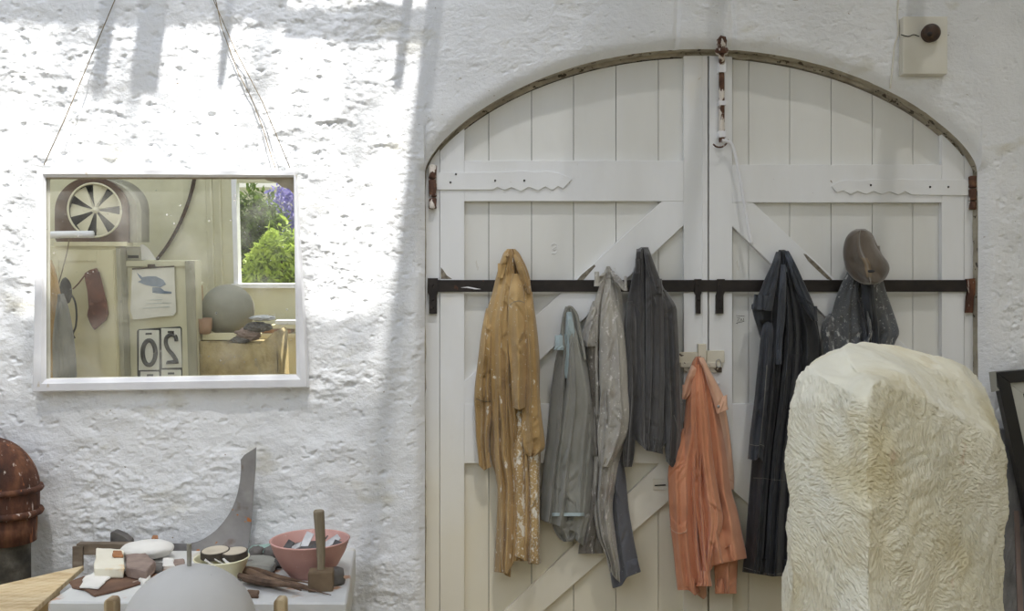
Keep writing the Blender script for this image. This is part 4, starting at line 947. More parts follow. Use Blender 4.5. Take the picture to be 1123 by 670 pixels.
    dr = N.new('ShaderNodeMath'); dr.operation = 'LESS_THAN'; L.new(nn.outputs[0], dr.inputs[0]); dr.inputs[1].default_value = -0.1      # 1 on the left-hand face
    ysg = mth('SUBTRACT', 0.9, mth('MULTIPLY', dr.outputs[0], 1.8))
    uu = mth('ADD', mth('MULTIPLY', geo.outputs[0], 0.8), mth('MULTIPLY', geo.outputs[1], ysg))
    uv = N.new('ShaderNodeCombineXYZ'); L.new(uu, uv.inputs[0]); L.new(geo.outputs[2], uv.inputs[1]); L.new(dr.outputs[0], uv.inputs[2])
    vo = N.new('ShaderNodeTexVoronoi'); vo.inputs['Scale'].default_value = 13; L.new(uv.outputs[0], vo.inputs['Vector'])
    sub = N.new('ShaderNodeVectorMath'); sub.operation = 'SUBTRACT'; L.new(uv.outputs[0], sub.inputs[0]); L.new(vo.outputs['Position'], sub.inputs[1])
    na = N.new('ShaderNodeTexNoise'); na.inputs['Scale'].default_value = 3.2; na.inputs['Detail'].default_value = 1; L.new(vo.outputs['Position'], na.inputs['Vector'])
    ang = mth('MULTIPLY', mth('SUBTRACT', na.outputs['Fac'], 0.42), 7.0)
    vr = N.new('ShaderNodeVectorRotate'); vr.rotation_type = 'Z_AXIS'; L.new(sub.outputs[0], vr.inputs['Vector']); L.new(ang, vr.inputs['Angle'])
    ad = N.new('ShaderNodeVectorMath'); ad.operation = 'ADD'; L.new(vr.outputs[0], ad.inputs[0]); L.new(vo.outputs['Color'], ad.inputs[1])
    mp = N.new('ShaderNodeMapping'); mp.inputs['Scale'].default_value = (38, 110, 1); L.new(ad.outputs[0], mp.inputs[0])
    ns = N.new('ShaderNodeTexNoise'); ns.inputs['Scale'].default_value = 1.0; ns.inputs['Detail'].default_value = 1.5; ns.inputs['Distortion'].default_value = 0.3; L.new(mp.outputs[0], ns.inputs['Vector'])
    bs = N['Principled BSDF']; prev = bs.inputs['Normal'].links[0].from_socket
    bu = N.new('ShaderNodeBump'); fl = N.new('ShaderNodeMapRange'); L.new(nn.outputs[2], fl.inputs[0]); fl.inputs[1].default_value = .30; fl.inputs[2].default_value = .60; fl.inputs[3].default_value = 1.0; fl.inputs[4].default_value = 0.15; L.new(fl.outputs[0], bu.inputs['Strength']); bu.inputs['Distance'].default_value = 0.011; L.new(ns.outputs['Fac'], bu.inputs['Height']); L.new(prev, bu.inputs['Normal']); L.new(bu.outputs[0], bs.inputs['Normal'])
    solo('stone_block', me, m, 'big pale chisel-marked block of carved stone at lower right', 'stone', smooth=True)
    # timber baulks that carry it to the floor
    bx0, bx1 = X(885, -1.1), X(1090, -1.0)
    m2 = M['plankwood']
    r = thing('plinth', 'timber plinth carrying the big stone block', 'plinth', ((bx0 + bx1) / 2, -1.0, 0))
    link('baulk', box((bx0, -1.25, 0.21), (bx1, -1.05, 0.42), bev=.01), m2, r); link('baulk', box((bx0 + .02, -0.95, 0.21), (bx1, -0.75, 0.42), bev=.01), m2, r)
    link('baulk', box((bx0, -1.25, 0.0), (bx0 + .2, -0.72, 0.21), bev=.01), m2, r); link('baulk', box((bx1 - .2, -1.25, 0.0), (bx1, -0.72, 0.21), bev=.01), m2, r)
stone()

# ------------------------------------------------------------------ drain pipe at the left edge
def pipe():
    y = -0.17; cx = X(9, y); rr = X(40, y) - cx
    r = thing('drain_pipe', 'rust brown cast iron pipe with raised collars at the left edge', 'pipe', (cx, y, 0))
    pts = [(cx - 0.55, Z(506, y) + 0.00), (cx - .30, Z(506, y)), (cx - 0.14, Z(507, y)), (cx - .06, Z(511, y)), (cx - .02, Z(520, y)), (cx, Z(532, y)), (cx, Z(545, y)), (cx, Z(566, y))]
    c = catmull(pts, 8); n = len(c)
    link('elbow', tube([Vector((a, y, b)) for a, b in c], rr, 32), M['rustpipe'], r, smooth=True)
    for py in (536, 561.5):
        link('collar', lathe([(rr * .9, -0.012), (rr + .010, -.011), (rr + .016, 0), (rr + .010, .011), (rr * .9, .012)], (cx, y, Z(py, y)), 40), M['rustpipe'], r, smooth=True)
    link('spigot', lathe([(0, Z(594, y)), (rr * .90, Z(594, y)), (rr * .93, Z(566, y)), (0, Z(566, y))], (cx, y, 0), 40), M['rustpipe'], r, smooth=True)
    link('lower_pipe', lathe([(0, 0), (rr * .8, 0.0), (rr * .78, Z(600, y)), (rr * .84, Z(590, y)), (0, Z(590, y))], (cx - 0.01, y, 0), 40, wob=.03), M['darkpipe'], r, smooth=True)
pipe()

# ------------------------------------------------------------------ white slab table and the slatted bench
TZ = 0.652
M['slab'] = mat('white_painted_slab', [s(206, 206, 204), s(224, 224, 220)], scale=5, rough=0.6, spots=((8, 0.60, s(190, 130, 76), 0.8, (1, 1, 1), 0.06), (7, 0.60, s(200, 190, 160), 0.6, (1, 1, 1), 0.08), (50, 0.72, s(110, 84, 60), 0.9)), bump=((40, 0.25, 0.004),))
def table():
    r = thing('work_table', 'white painted slab table with rust stains under the mirror', 'table', (-1.03, -.4, 0))
    a, b, c, d = onz(52, 660, TZ), onz(380, 661, TZ), onz(389, 606, TZ), onz(148, 601, TZ)
    c.y = d.y = -0.06; c.x = X(390, -0.06); d.x = X(141, -.06)
    pts = [(a.x, a.y), (b.x, b.y), (c.x, c.y), (d.x, d.y)]
    link('slab', slab(pts, TZ - 0.13, TZ, 0.006), M['slab'], r)
    for x, y in ((a.x + .08, a.y + .08), (b.x - .08, b.y + .08), (c.x - .08, -.14), (d.x + .08, -.14)):
        link('leg', box((x - .05, y - .05, 0), (x + .05, y + .05, TZ - .1301), bev=.005), M['slab'], r)
table()
def bench():
    z = TZ - 0.02
    r = thing('slatted_bench', 'sunlit pale wooden slatted bench top in the lower left corner', 'bench', (-1.9, -.7, 0))
    m = mat('pale_pine', [s(176, 146, 104), s(212, 190, 150), s(224, 208, 174)], scale=6, stretch=(1.0, 6, 1), rough=0.6)
    # slats run along the wall-left direction, their ends at the table
    p0, p1, q0, q1 = onz(-60, 668, z), onz(66, 632, z), onz(-60, 642, z), onz(84, 626, z)
    n = 12; A = onz(92, 620, z); B = onz(28, 676, z); dirv = (onz(0, 640, z) - onz(92, 619, z)); dirv.z = 0; dirv.normalize()
    for k in range(n):
        t0, t1 = k / n, (k + 0.93) / n
        s0, s1 = A.lerp(B, t0), A.lerp(B, t1)
        s0.x = min(s0.x, -1.535 - 0.0); s1.x = min(s1.x, -1.535)
        e0, e1 = s0 + dirv * 0.9, s1 + dirv * 0.9
        link('slat', slab([(s0.x, s0.y), (s1.x, s1.y), (e1.x, e1.y), (e0.x, e0.y)], z - 0.02, z, .002), m, r)
    link('apron', box((-2.3, -0.95, z - .10), (-1.60, -0.90, z - .0202), bev=.003), m, r)
    for x, y in ((-1.65, -.85), (-2.2, -.85), (-1.65, -.45), (-2.2, -.5)): link('leg', box((x - .03, y - .03, 0), (x + .03, y + .03, z - .0201), bev=.003), m, r)
bench()
def coil():
    c = onz(58, 678, TZ - .01) ; c.z = TZ - .02
    m = mat('pale_rope', [s(200, 190, 168), s(228, 220, 200)], scale=40, rough=0.8, bump=((90, .4, .003),))
    bm = bmesh.new()
    pts = [(c.x + (0.045 + .0045 * t) * math.cos(t), c.y + (0.045 + .0045 * t) * math.sin(t) * .8, c.z + 0.012 - .002 * t) for t in np.linspace(0, 6.283 * 3, 90)]
    tube_bm(bm, pts, 0.0075, 8)
    # hung on a short post
    solo('coiled_hose', from_bm(bm), m, 'pale coiled hose at the front left corner of the white table', 'hose', smooth=True)
    solo('wooden_post', box((c.x - .04, c.y - .035, 0), (c.x + .04, c.y + .035, c.z - .037), bev=.004), M['plankwood'], 'wooden post under the coiled hose by the table corner', 'post')
coil()

# ------------------------------------------------------------------ things on the white table
def lathe_bowl(name, c, R, Hh, rb, th, m, label, seg=56):
    pr = [(0, 0), (rb, 0), (rb + (R - rb) * .45, Hh * .30), (rb + (R - rb) * .82, Hh * .68), (R, Hh - .004), (R + .003, Hh), (R - th * .4, Hh + .002), (R - th, Hh - .002), (rb + (R - rb) * .80 - th, Hh * .68), (rb + (R - rb) * .42 - th, Hh * .32), (rb - th, th), (0, th)]
    return solo(name, lathe(pr, c, seg), m, label, 'bowl', smooth=True)
M['pink'] = mat('dusty_pink_bowl', [s(186, 138, 130), s(204, 160, 150)], scale=6, rough=0.55, spots=((14, 0.60, s(206, 160, 150), 0.6, (1, 1, 1.5), 0.08), (60, 0.66, s(216, 190, 180), 0.6)), bump=((60, .2, .002),))
M['cream'] = mat('cream_enamel', [s(220, 214, 176), s(230, 226, 194)], scale=6, rough=0.35, spots=((30, 0.7, s(190, 180, 150), 0.6),))
pc = onz(340, 630, TZ); PR = (383 - 298) / 2 / F * (pc.y - CAM.y); PH = Z(591, pc.y) - TZ
lathe_bowl('pink_bowl', pc, PR, PH, PR * .50, .006, M['pink'], 'dusty pink bowl full of metal scraps at the right of the table')
cc = onz(243, 637, TZ); CR = (272 - 214) / 2 / F * (cc.y - CAM.y); CH = Z(611, cc.y) - TZ
lathe_bowl('cream_bowl', cc, CR, CH, CR * .55, .004, M['cream'], 'small cream yellow bowl holding a dark edged round slice')
# contents of the pink bowl
M['scrapdark'] = mat('dark_scrap', [s(58, 56, 58), s(96, 94, 92)], scale=20, rough=0.6, metal=.3); M['scraplight'] = mat('bright_scrap', [s(150, 152, 156), s(206, 206, 206)], scale=20, rough=0.45, metal=.2)
M['white_plaster'] = mat('white_plaster', [s(214, 212, 206), s(228, 226, 220)], scale=9, rough=.85, bump=((50, .3, .003),))
bed = solo('gravel', rock((pc.x, pc.y, TZ + PH * .70), (PR * .76, PR * .76, PH * .10), 3, 4, .10, 4), M['scrapdark'], 'dark grit filling the pink bowl below the metal scraps', 'gravel', kind='stuff')
sc_spots = [(-.55, -.1, 40, 'd', .05, 'dark curled metal scrap at the left rim of the pink bowl'), (-.30, -.25, -20, 'l', .045, 'pale crumpled metal scrap left of the middle of the pink bowl'), (-.12, .1, 60, 'l', .07, 'long pale blade standing up in the middle of the pink bowl'),
            (.12, -.3, 15, 'd', .05, 'dark flat scrap near the front of the pink bowl'), (.30, .15, -35, 'd', .055, 'dark pointed scrap right of the hammer handle in the pink bowl'), (.52, .0, 25, 'l', .075, 'broad silvery plate at the right side of the pink bowl'), (.68, -.1, 60, 'd', .05, 'dark strip resting on the right rim of the pink bowl')]
for i, (a, b_, an, k, L_, lb) in enumerate(sc_spots):
    c = Vector((pc.x + a * PR, pc.y + b_ * PR, TZ + PH * (.80 + .05 * (i % 3))))
    R_ = Matrix.Rotation(math.radians(an), 3, 'Z') @ Matrix.Rotation(math.radians(-28 if i % 2 else -50), 3, 'Y') @ Matrix.Rotation(math.radians(30), 3, 'X')
    solo('metal_scrap', box(c - Vector((L_ / 2, .014, .0025)), c + Vector((L_ / 2, .014, .0025)), R_, bev=.001), M['scraplight' if k == 'l' else 'scrapdark'], lb, 'scrap', group='metal scraps in the pink bowl')
# notched slice and paper in the cream bowl
def slice_():
    r = thing('stone_slice', 'round pale slice with a dark rim and a notch, lying on the cream bowl', 'stone', (cc.x, cc.y, TZ + CH))
    zt = TZ + CH + 0.022; n = 40
    def lobe(cx_, rx, ry, tilt):
        return [(cx_ + rx * math.cos(t), cc.y + 0.01 + ry * math.sin(t)) for t in np.linspace(0, 6.283, n, endpoint=False)]
    mt = mat('pale_slice_face', [s(176, 166, 148), s(198, 188, 170)], scale=14, rough=.9); md_ = mat('dark_bark_rim', [s(50, 46, 42), s(84, 76, 66)], scale=30, rough=.9)
    u = 1 / F * (cc.y - CAM.y)
    l1, l2 = lobe(cc.x - 8 * u, 15 * u, .062, 0), lobe(cc.x + 13 * u, 14 * u, .058, 0)
    link('rim', slab(l1, zt - .022, zt), md_, r); link('rim', slab(l2, zt - .026, zt - .003), md_, r)
    sh = lambda l, f: [(sum(p[0] for p in l) / n + (p[0] - sum(q[0] for q in l) / n) * f, cc.y + .01 + (p[1] - cc.y - .01) * f) for p in l]
    link('face', slab(sh(l1, .9), zt, zt + .0015), mt, r); link('face', slab(sh(l2, .9), zt - .003, zt - .0015), mt, r)
slice_()
for i, (a, b_, an) in enumerate(((.15, -.5, 30), (.45, -.55, -30), (-.2, -.6, 10))):
    c = Vector((cc.x + a * CR, cc.y + b_ * CR, TZ + CH - .006)); R_ = Matrix.Rotation(math.radians(an), 3, 'Z') @ Matrix.Rotation(math.radians(35), 3, 'Y')
    solo('paper_scrap', box(c - Vector((.025, .010, .0012)), c + Vector((.025, .010, .0012)), R_), M['white_plaster'],
         ['white scrap in the middle of the cream bowl under the slice', 'white scrap at the right side of the cream bowl', 'white scrap at the front left inside the cream bowl'][i], 'scrap', group='scraps in the cream bowl')

def on_table(pxs, z=TZ): return [(lambda q: (q.x, q.y))(onz(a, b, z)) for a, b in pxs]
def chunk(name, pxs, h, m, label, cat, z=TZ, bev=.003, seed=1, amp=.004, smooth=False):
    bm = bmesh.new(); bm.from_mesh(slab(on_table(pxs, z), z, z + h, bev))
    bmesh.ops.subdivide_edges(bm, edges=bm.edges, cuts=3, use_grid_fill=True)
    for v in bm.verts:
        k = fbm(v.co.x * 25 + seed, v.co.y * 25, v.co.z * 25, 2); t = (v.co.z - z) / max(h, 1e-4)
        v.co += Vector((k * amp, k * amp, k * amp * .5 * t))
    return solo(name, from_bm(bm), m, label, cat, smooth=smooth)
M['rustsheet'] = mat('rusty_brown_sheet', [s(84, 62, 50), s(126, 96, 76)], scale=14, rough=.85, spots=((18, .6, s(196, 180, 164), .7, (1, 1, 1), .05), (30, .68, s(176, 104, 52), .8)), bump=((50, .4, .004),))
M['brick'] = mat('grey_brown_brick', [s(122, 106, 98), s(152, 134, 124)], scale=20, rough=.95, bump=((70, .5, .004),))
M['soap'] = mat('yellowish_marble', [s(216, 210, 190), s(228, 224, 208)], scale=8, rough=.6, spots=((7, .62, s(220, 170, 84), .8, (1, 1, 1), .08),))
M['orange_chip'] = mat('orange_terracotta', [s(176, 124, 84), s(150, 104, 70)], scale=20, rough=.9)
M['twig'] = mat('dark_split_wood', [s(58, 44, 36), s(96, 76, 60), s(130, 106, 86)], scale=12, stretch=(1, 1, 1), rough=.85, bump=((50, .4, .003),))
M['darkstone'] = mat('dark_pebble', [s(74, 72, 70), s(112, 108, 104)], scale=16, rough=.85, bump=((60, .4, .003),))
M['greystone'] = mat('grey_whetstone', [s(120, 120, 114), s(146, 146, 138)], scale=12, rough=.85)
M['teal'] = mat('pale_teal_glass', [s(132, 168, 156), s(156, 186, 176)], scale=9, rough=.3)
chunk('rusty_sheet', [(76, 640), (92, 634), (118, 634), (140, 628), (156, 641), (130, 649), (104, 655), (92, 648), (80, 646)], .009, M['rustsheet'], 'jagged flat rusty brown sheet at the front left of the table', 'sheet')
chunk('stone_flake', [(88, 645), (92, 634), (106, 630), (121, 635), (116, 638), (108, 647)], .007, M['white_plaster'], 'flat white flake lying on the jagged rusty sheet', 'stone', z=TZ + .0105)
chunk('marble_block', [(103, 634), (136, 634), (136, 612), (106, 610)], .034, M['soap'], 'cream white block with an orange stained corner', 'stone', z=TZ + .0105, seed=3)
chunk('brick_fragment', [(139, 633), (160, 637), (171, 626), (160, 617), (138, 618)], .036, M['brick'], 'rough grey brown brick fragment beside the cream block', 'brick', z=TZ + .0105, seed=5, amp=.006)
chunk('plaster_stick', [(152, 640), (158, 645), (166, 636), (158, 631)], .018, M['white_plaster'], 'short white stick of plaster in front of the brick fragment', 'plaster')
c = onz(163, 612, TZ)
solo('plaster_dome', rock((c.x, c.y - .01, TZ + .036), (.100, .075, .034), 2, 4, .08, 1.4), M['white_plaster'], 'rounded white plaster lump in front of the grey plank', 'plaster', smooth=True)
chunk('terracotta_chip', [(124, 612), (136, 612), (134, 606), (124, 606)], .010, M['orange_chip'], 'small orange terracotta chip behind the cream block', 'chip', z=TZ + .0445)
chunk('terracotta_chip', [(167, 604), (173, 604), (173, 601), (167, 601)], .052, M['orange_chip'], 'small orange chip against the steel template near the wall', 'chip')
chunk('stone_chip', [(178, 625), (192, 625), (190, 616), (178, 617)], .018, M['white_plaster'], 'small white stone chip left of the threaded rod', 'chip')
chunk('stone_chip', [(189, 624), (204, 622), (202, 616), (191, 617)], .014, M['brick'], 'small brown stone chip beside the threaded rod', 'chip')
chunk('stone_chip', [(150, 628), (176, 630), (182, 622), (160, 618)], .014, M['darkstone'], 'dark flat chip under the white plaster lump', 'chip', seed=8)
chunk('whetstone', [(268, 626), (300, 630), (306, 622), (302, 615), (274, 614)], .022, M['greystone'], 'flat grey whetstone between the cream and pink bowls', 'stone', seed=9, bev=.008)
chunk('glass_piece', [(268, 611), (300, 607), (302, 599), (276, 601)], .012, M['teal'], 'pale teal piece of glass behind the whetstone', 'glass')
for i, (a, b_, r_, lb) in enumerate(((281, 610, .028, 'dark grey pebble just right of the cream bowl'), (298, 611, .032, 'grey pebble left of the pink bowl rim'), (309, 622, .030, 'small dark pebble under the left side of the pink bowl'), (275, 621, .018, 'tiny dark pebble touching the cream bowl'))):
    c = onz(a, b_, TZ); solo('pebble', rock((c.x, c.y, TZ + r_ * .62), (r_, r_, r_ * .75), i + 5, 3, .25), M['darkstone'], lb, 'pebble', smooth=True, group='pebbles between the bowls')
c = onz(368, 640, TZ); solo('round_knob', lathe([(0, 0), (.030, 0), (.034, .012), (.026, .020), (.030, .03), (.027, .05), (.014, .056), (0, .056)], c, 28), M['darkstone'], 'grey turned knob standing right of the wooden hammer head', 'knob', smooth=True)
chunk('bark_chip', [(269, 656), (283, 657), (284, 651), (271, 650)], .012, M['twig'], 'small dark bark chip at the front edge of the table', 'chip')
sp = [((262, 628), (345, 644), 3.0, 'long split stick lying nearest the bowls'), ((263, 634), (330, 653), 4.2, 'broad split slat in the middle of the stick pile'), ((262, 643), (347, 657), 3.0, 'dark split stick at the front of the stick pile'), ((285, 636), (363, 655), 2.4, 'thin pointed stick reaching furthest right'), ((268, 640), (312, 648), 4.0, 'short wide splinter at the left of the stick pile')]
for i, (a, b_, w, lb) in enumerate(sp):
    A, B = onz(*a, TZ), onz(*b_, TZ); z0 = TZ + .004 + .009 * (i % 3); A.z = z0 + .012; B.z = z0 + .005; u = w / F * 3
    pts = [A.lerp(B, t) + Vector((0, .004 * math.sin(6 * t + i), .003 * math.sin(9 * t + i))) for t in np.linspace(0, 1, 14)]
    solo('split_stick', tube(pts, [u * (0.55 + .9 * math.sin(math.pi * min(1, t * 1.1 + .12)) ** .5) * (1 - .6 * t ** 3) for t in np.linspace(0, 1, 14)], 6), M['twig'], lb, 'stick', group='split wooden sticks on the table')
def mallet():
    c = onz(350, 649, TZ); y = c.y; 
    r = thing('hammer', 'small wooden club hammer standing on its head in front of the pink bowl', 'hammer', c)
    m1 = mat('brown_wood_head', [s(92, 76, 58), s(126, 106, 82)], scale=14, rough=.7, bump=((50, .3, .003),)); m2 = mat('grey_ash_handle', [s(112, 102, 84), s(142, 130, 110)], scale=8, stretch=(6, 6, 1), rough=.7)
    h = Z(624, y) - Z(646, y)
    link('head', box((X(337, y), y - .005, TZ), (X(364, y), y + .055, TZ + h), Matrix.Rotation(.12, 3, 'Z'), bev=.006), m1, r)
    link('handle', tube([Vector((X(350, y), y + .03, TZ + h * .8)), Vector((X(350, y), y + .03, TZ + h + .02)), Vector((X(349.5, y), y + .03, TZ + h + .1)), P(349.5, 561, y + .03), P(349.5, 559.5, y + .03)], [.013, .013, .0165, .0185, .016], 14), m2, r, smooth=False)
mallet()
def template():
    y = -0.10
    arc = catmull([(165, 594), (185, 595.5), (205, 596), (220, 592.5), (236, 582), (249, 567), (257, 552), (262, 535), (264.5, 515), (264, 504)], 6)
    pts = [tuple(q) for q in arc] + [(268, 499), (281, 490.5), (280.5, 510), (278, 545), (276, 575), (273, 597), (273, 609), (165, 612)]
    m = mat('rust_spotted_steel', [s(112, 110, 110), s(150, 148, 148), s(172, 170, 170)], scale=5, rough=.5, metal=.5, spots=((4.5, .52, s(216, 214, 214), .6, (1, 1, 1), .15), (6, .56, s(110, 84, 62), .85, (1, 1, 1), .08), (22, .66, s(196, 120, 56), .9)))
    bm = bmesh.new(); bm.from_mesh(prism(pp(pts, y), y - .003, y + .003))
    solo('steel_template', from_bm(bm), m, 'curved sickle shaped steel plate leaning on the wall behind the bowls', 'plate')
    m = mat('weathered_dark_board', [s(86, 76, 64), s(122, 108, 92), s(150, 140, 126)], scale=7, stretch=(1, 1, 4), rough=.8)
    yb = -0.15
    r = thing('wooden_bar', 'weathered brown bar lying along the back left of the table', 'bar', P(125, 614, yb))
    link('bar', box((X(86, yb), yb - .018, TZ + .001), (X(167, yb), yb + .018, Z(595, yb)), bev=.003), m, r)
    link('end_block', box((X(83, yb), yb - .028, Z(624, yb)), (X(94.5, yb), yb - .0185, Z(597, yb)), bev=.003), m, r)
    solo('stone_wedge', prism(pp([(124.5, 596), (124.5, 582), (128, 580.5), (139, 585), (146, 591), (146, 596)], -.085), -.115, -.075, .003), M['darkstone'], 'small dark wedge of stone standing on the bar by the wall', 'stone')
template()

# ------------------------------------------------------------------ round grey stone in its cradle, in front of the table
def ball():
    y = -1.15; u = (y - CAM.y) / F; R_ = 71.5 * u; c = P(207.5, 692, y)
    M['ballm'] = mat('smooth_pale_grey_stone', [s(186, 184, 180), s(200, 198, 194)], scale=3, rough=.75, spots=((50, .72, s(140, 132, 124), .7), (16, .7, s(170, 164, 156), .6, (1, 1, 1), .05)), bump=((90, .15, .002),))
    r = thing('stone_ball', 'smooth pale grey stone ball on a threaded rod in front of the table', 'sculpture', (c.x, c.y, c.z - R_))
    bm = bmesh.new(); bmesh.ops.create_uvsphere(bm, u_segments=96, v_segments=64, radius=R_, matrix=Matrix.Translation(c)); link('ball', from_bm(bm), M['ballm'], r, smooth=True)
    link('threaded_rod', tube([Vector((c.x, c.y, c.z + R_ * .9)), P(207.5, 596, y)], .0065, 12), M['steel'], r)
    k = thing('timber_cradle', 'weathered timber cradle whose two posts flank the stone ball', 'stand', (c.x, c.y, 0))
    for px in (123, 308):
        a = X(px, y + .1)
        pr = [(a - .016, 0), (a + .016, 0), (a + .016, Z(658, y + .1)), (a + .010, Z(655, y + .1)), (a - .010, Z(655, y + .1)), (a - .016, Z(658, y + .1))]
        link('post', prism(pr, y + .08, y + .12, .003), M['plankwood'], k)
    link('cross_bar', box((X(118, y + .1), y + .121, c.z - R_ * .75 - .06), (X(312, y + .1), y + .15, c.z - R_ * .75), bev=.003), M['plankwood'], k)
    link('seat', lathe([(0, c.z - R_ - .07), (R_ * .7, c.z - R_ - .07), (R_ * .7, c.z - R_ * .80), (R_ * .62, c.z - R_ * .80), (R_ * .45, c.z - R_ * .93), (R_ * .2, c.z - R_ * 1.0), (0, c.z - R_ * 1.01)], (c.x, c.y, 0), 40), M['plankwood'], k)
    link('base', box((c.x - .13, c.y - .13, 0), (c.x + .13, c.y + .13, c.z - R_ - .07), bev=.006), M['plankwood'], k)
ball()

# ------------------------------------------------------------------ frames leaning at the right edge
def quad_frame(parent, o, wpx, y, th, m, name, top_w=None):
    """mitred frame from four corners read square on at depth y"""
    o = [np.array(q, float) for q in o]; c = sum(o) / 4; inn = []
    for k in range(4):
        a, b_, d = o[k - 1], o[k], o[(k + 1) % 4]; u1 = (a - b_) / np.linalg.norm(a - b_); u2 = (d - b_) / np.linalg.norm(d - b_)
        inn.append(b_ + (u1 + u2) * wpx / abs(u1[0] * u2[1] - u1[1] * u2[0]))
    for k in range(4):
        j = (k + 1) % 4; link(name, prism(pp([tuple(o[k]), tuple(o[j]), tuple(inn[j]), tuple(inn[k])], y), y - th, y, .0015), m, parent)
    return inn
def frames():
    y = -0.10
    r = thing('picture_frame', 'black edged frame with a white inner border leaning at the right edge', 'frame', P(1150, 700, y))
    o = [(1087, 407.5), (1225, 396), (1265, 690), (1149, 690)]
    blk = mat('black_gloss_frame', [s(20, 20, 22), s(34, 34, 36)], scale=8, rough=.4); wh = mat('offwhite_mount', [s(178, 178, 170), s(192, 192, 184)], scale=8, rough=.6)
    inn = quad_frame(r, o, 13, y, .035, blk, 'black_moulding')
    i2 = quad_frame(r, [tuple(q) for q in inn], 13.5, y - .004, .018, wh, 'white_border')
    link('dark_panel', prism(pp([tuple(q) for q in i2], y), y - .012, y - .004), blk, r)
    link('taped_corner', prism(pp([(1084.5, 408), (1092, 407), (1093, 424), (1096, 428), (1087, 430)], y - .036), y - .038, y - .0355), mat('grey_tape', [s(130, 130, 124), s(150, 150, 144)], scale=10, rough=.6), r)
    # wrapped panel behind
    m = mat('grey_plastic_wrap', [s(92, 92, 94), s(124, 124, 126), s(150, 150, 150)], scale=6, stretch=(2, 1, 1), rough=.35, bump=((14, .8, .02, (2, 1, 1), 1.0),))
    q = [(1094, 470), (1180, 470), (1190, 760), (1090, 760)]
    r2 = thing('wrapped_panel', 'panel wrapped in crumpled grey plastic behind the leaning frame', 'panel', P(1140, 760, -.05))
    link('wrap', prism(pp(q, -.05), -.065, -.030, .003), m, r2)
    link('edge_strip', prism(pp([(1112, 560), (1117, 560), (1126, 760), (1119, 760)], -.067), -.070, -.0655), mat('pinkish_strip', [s(132, 116, 112), s(150, 134, 128)], scale=10, rough=.6), r2)
frames()

# ------------------------------------------------------------------ the far side of the workshop, behind the viewpoint; the mirror shows it
def MR(px, py, Y):
    """the point at depth y = -Y that the mirror shows at that spot of the picture"""
    h = on_mirror(px, py, 0.0005); d = (h - CAM).normalized(); r_ = d - 2 * d.dot(MN) * MN; t = (-Y - h.y) / r_.y; return h + r_ * t
def mr(pts, Y): return [(lambda q: (q.x, q.z))(MR(a, b, Y)) for a, b in pts]
def rbox(px0, px1, py0, py1, Y, depth, bev=0.0):
    """front face (towards the mirror) at y = -Y, body going away from it"""
    a, b = MR(px0, py0, Y), MR(px1, py1, Y)
    return box((min(a.x, b.x), -Y - depth, min(a.z, b.z)), (max(a.x, b.x), -Y, max(a.z, b.z)), bev=bev)
def rprism(pts, Y, depth, bev=0.0): return prism(mr(pts, Y), -Y - depth, -Y, bev)

YW = 6.0
w0, w1 = MR(260, 312, YW), MR(260, 189, YW)
wx0 = w0.x; wx1 = MR(338, 250, YW).x + .25; wz0, wz1 = w0.z, MR(260, 200, YW).z
zt0, zt1 = MR(260, 196.5, YW).z + .06, MR(260, 196.5, YW).z + .42
struct('wall_back', (lambda bm: (bm_box(bm, (XL, YBK - .15, 0), (wx0, YBK, ZR)), bm_box(bm, (wx1, YBK - .15, 0), (XR, YBK, ZR)), bm_box(bm, (wx0, YBK - .15, 0), (wx1, YBK, wz0)),
       bm_box(bm, (wx0, YBK - .15, min(zt1, ZR - .05)), (wx1, YBK, ZR)), bm_box(bm, (wx0, YBK - .12, wz1), (wx1, YBK - .02, wz1 + .06)), from_bm(bm))[-1])(bmesh.new()), M['olive'])
def window_1():
    bm = bmesh.new(); y0, y1 = YBK - .10, YBK + .015
    bm_box(bm, (wx0 - .03, y0, wz0 - .03), (wx0 + .02, y1, ZR - .08)); bm_box(bm, (wx0 - .05, y0, wz0 - .035), (wx1, y1 + .03, wz0 + .01)); bm_box(bm, (wx1 - .03, y0, wz0), (wx1, y1, ZR - .08))
    struct('window_1', from_bm(bm), M['frame'])
window_1()
for i, (a, b) in enumerate(((231.5, 234.5), (241, 244))):
    struct('trim_%d' % (5 + i), rbox(a, b, 188, 372, YW - .03, .028), M['olive'])
struct('trim_7', rbox(200, 231, 186, 400, YW - .005, .004), M['olive'])

# garden seen through the window
M['grass'] = mat('garden_ground', [s(90, 110, 50), s(120, 140, 70)], scale=6, rough=1)
struct('ground', box((XL - 3, -16, -0.12), (XR + 3, YBK - .2, -0.02)), M['grass'])
def leaves(n, fn, size, seed):
    rs = np.random.RandomState(seed); c = np.array([fn(rs) for _ in range(n)]); d = rs.randn(n, 3); d /= np.linalg.norm(d, axis=1)[:, None]
    e = np.cross(d, rs.randn(n, 3)); e /= np.linalg.norm(e, axis=1)[:, None]; sz = size * (0.6 + .8 * rs.rand(n))[:, None]
    v = np.stack([c - d * sz, c + e * sz * .35, c + d * sz, c - e * sz * .35], 1).reshape(-1, 3)
    return quads_mesh(v, np.arange(n * 4).reshape(n, 4))
def leafmat(name, a, b):
    m = mat(name, [a, b], scale=5, rough=.6); N, L = m.node_tree.nodes, m.node_tree.links; bs = N['Principled BSDF']; tl = N.new('ShaderNodeBsdfTranslucent'); mx = N.new('ShaderNodeMixShader'); mx.inputs[0].default_value = .35
    src = bs.inputs['Base Color'].links[0].from_socket; L.new(src, tl.inputs[0]); L.new(bs.outputs[0], mx.inputs[1]); L.new(tl.outputs[0], mx.inputs[2]); L.new(mx.outputs[0], N['Material Output'].inputs[0]); return m
gx0, gx1 = MR(256, 300, 7.2).x, MR(345, 300, 7.2).x
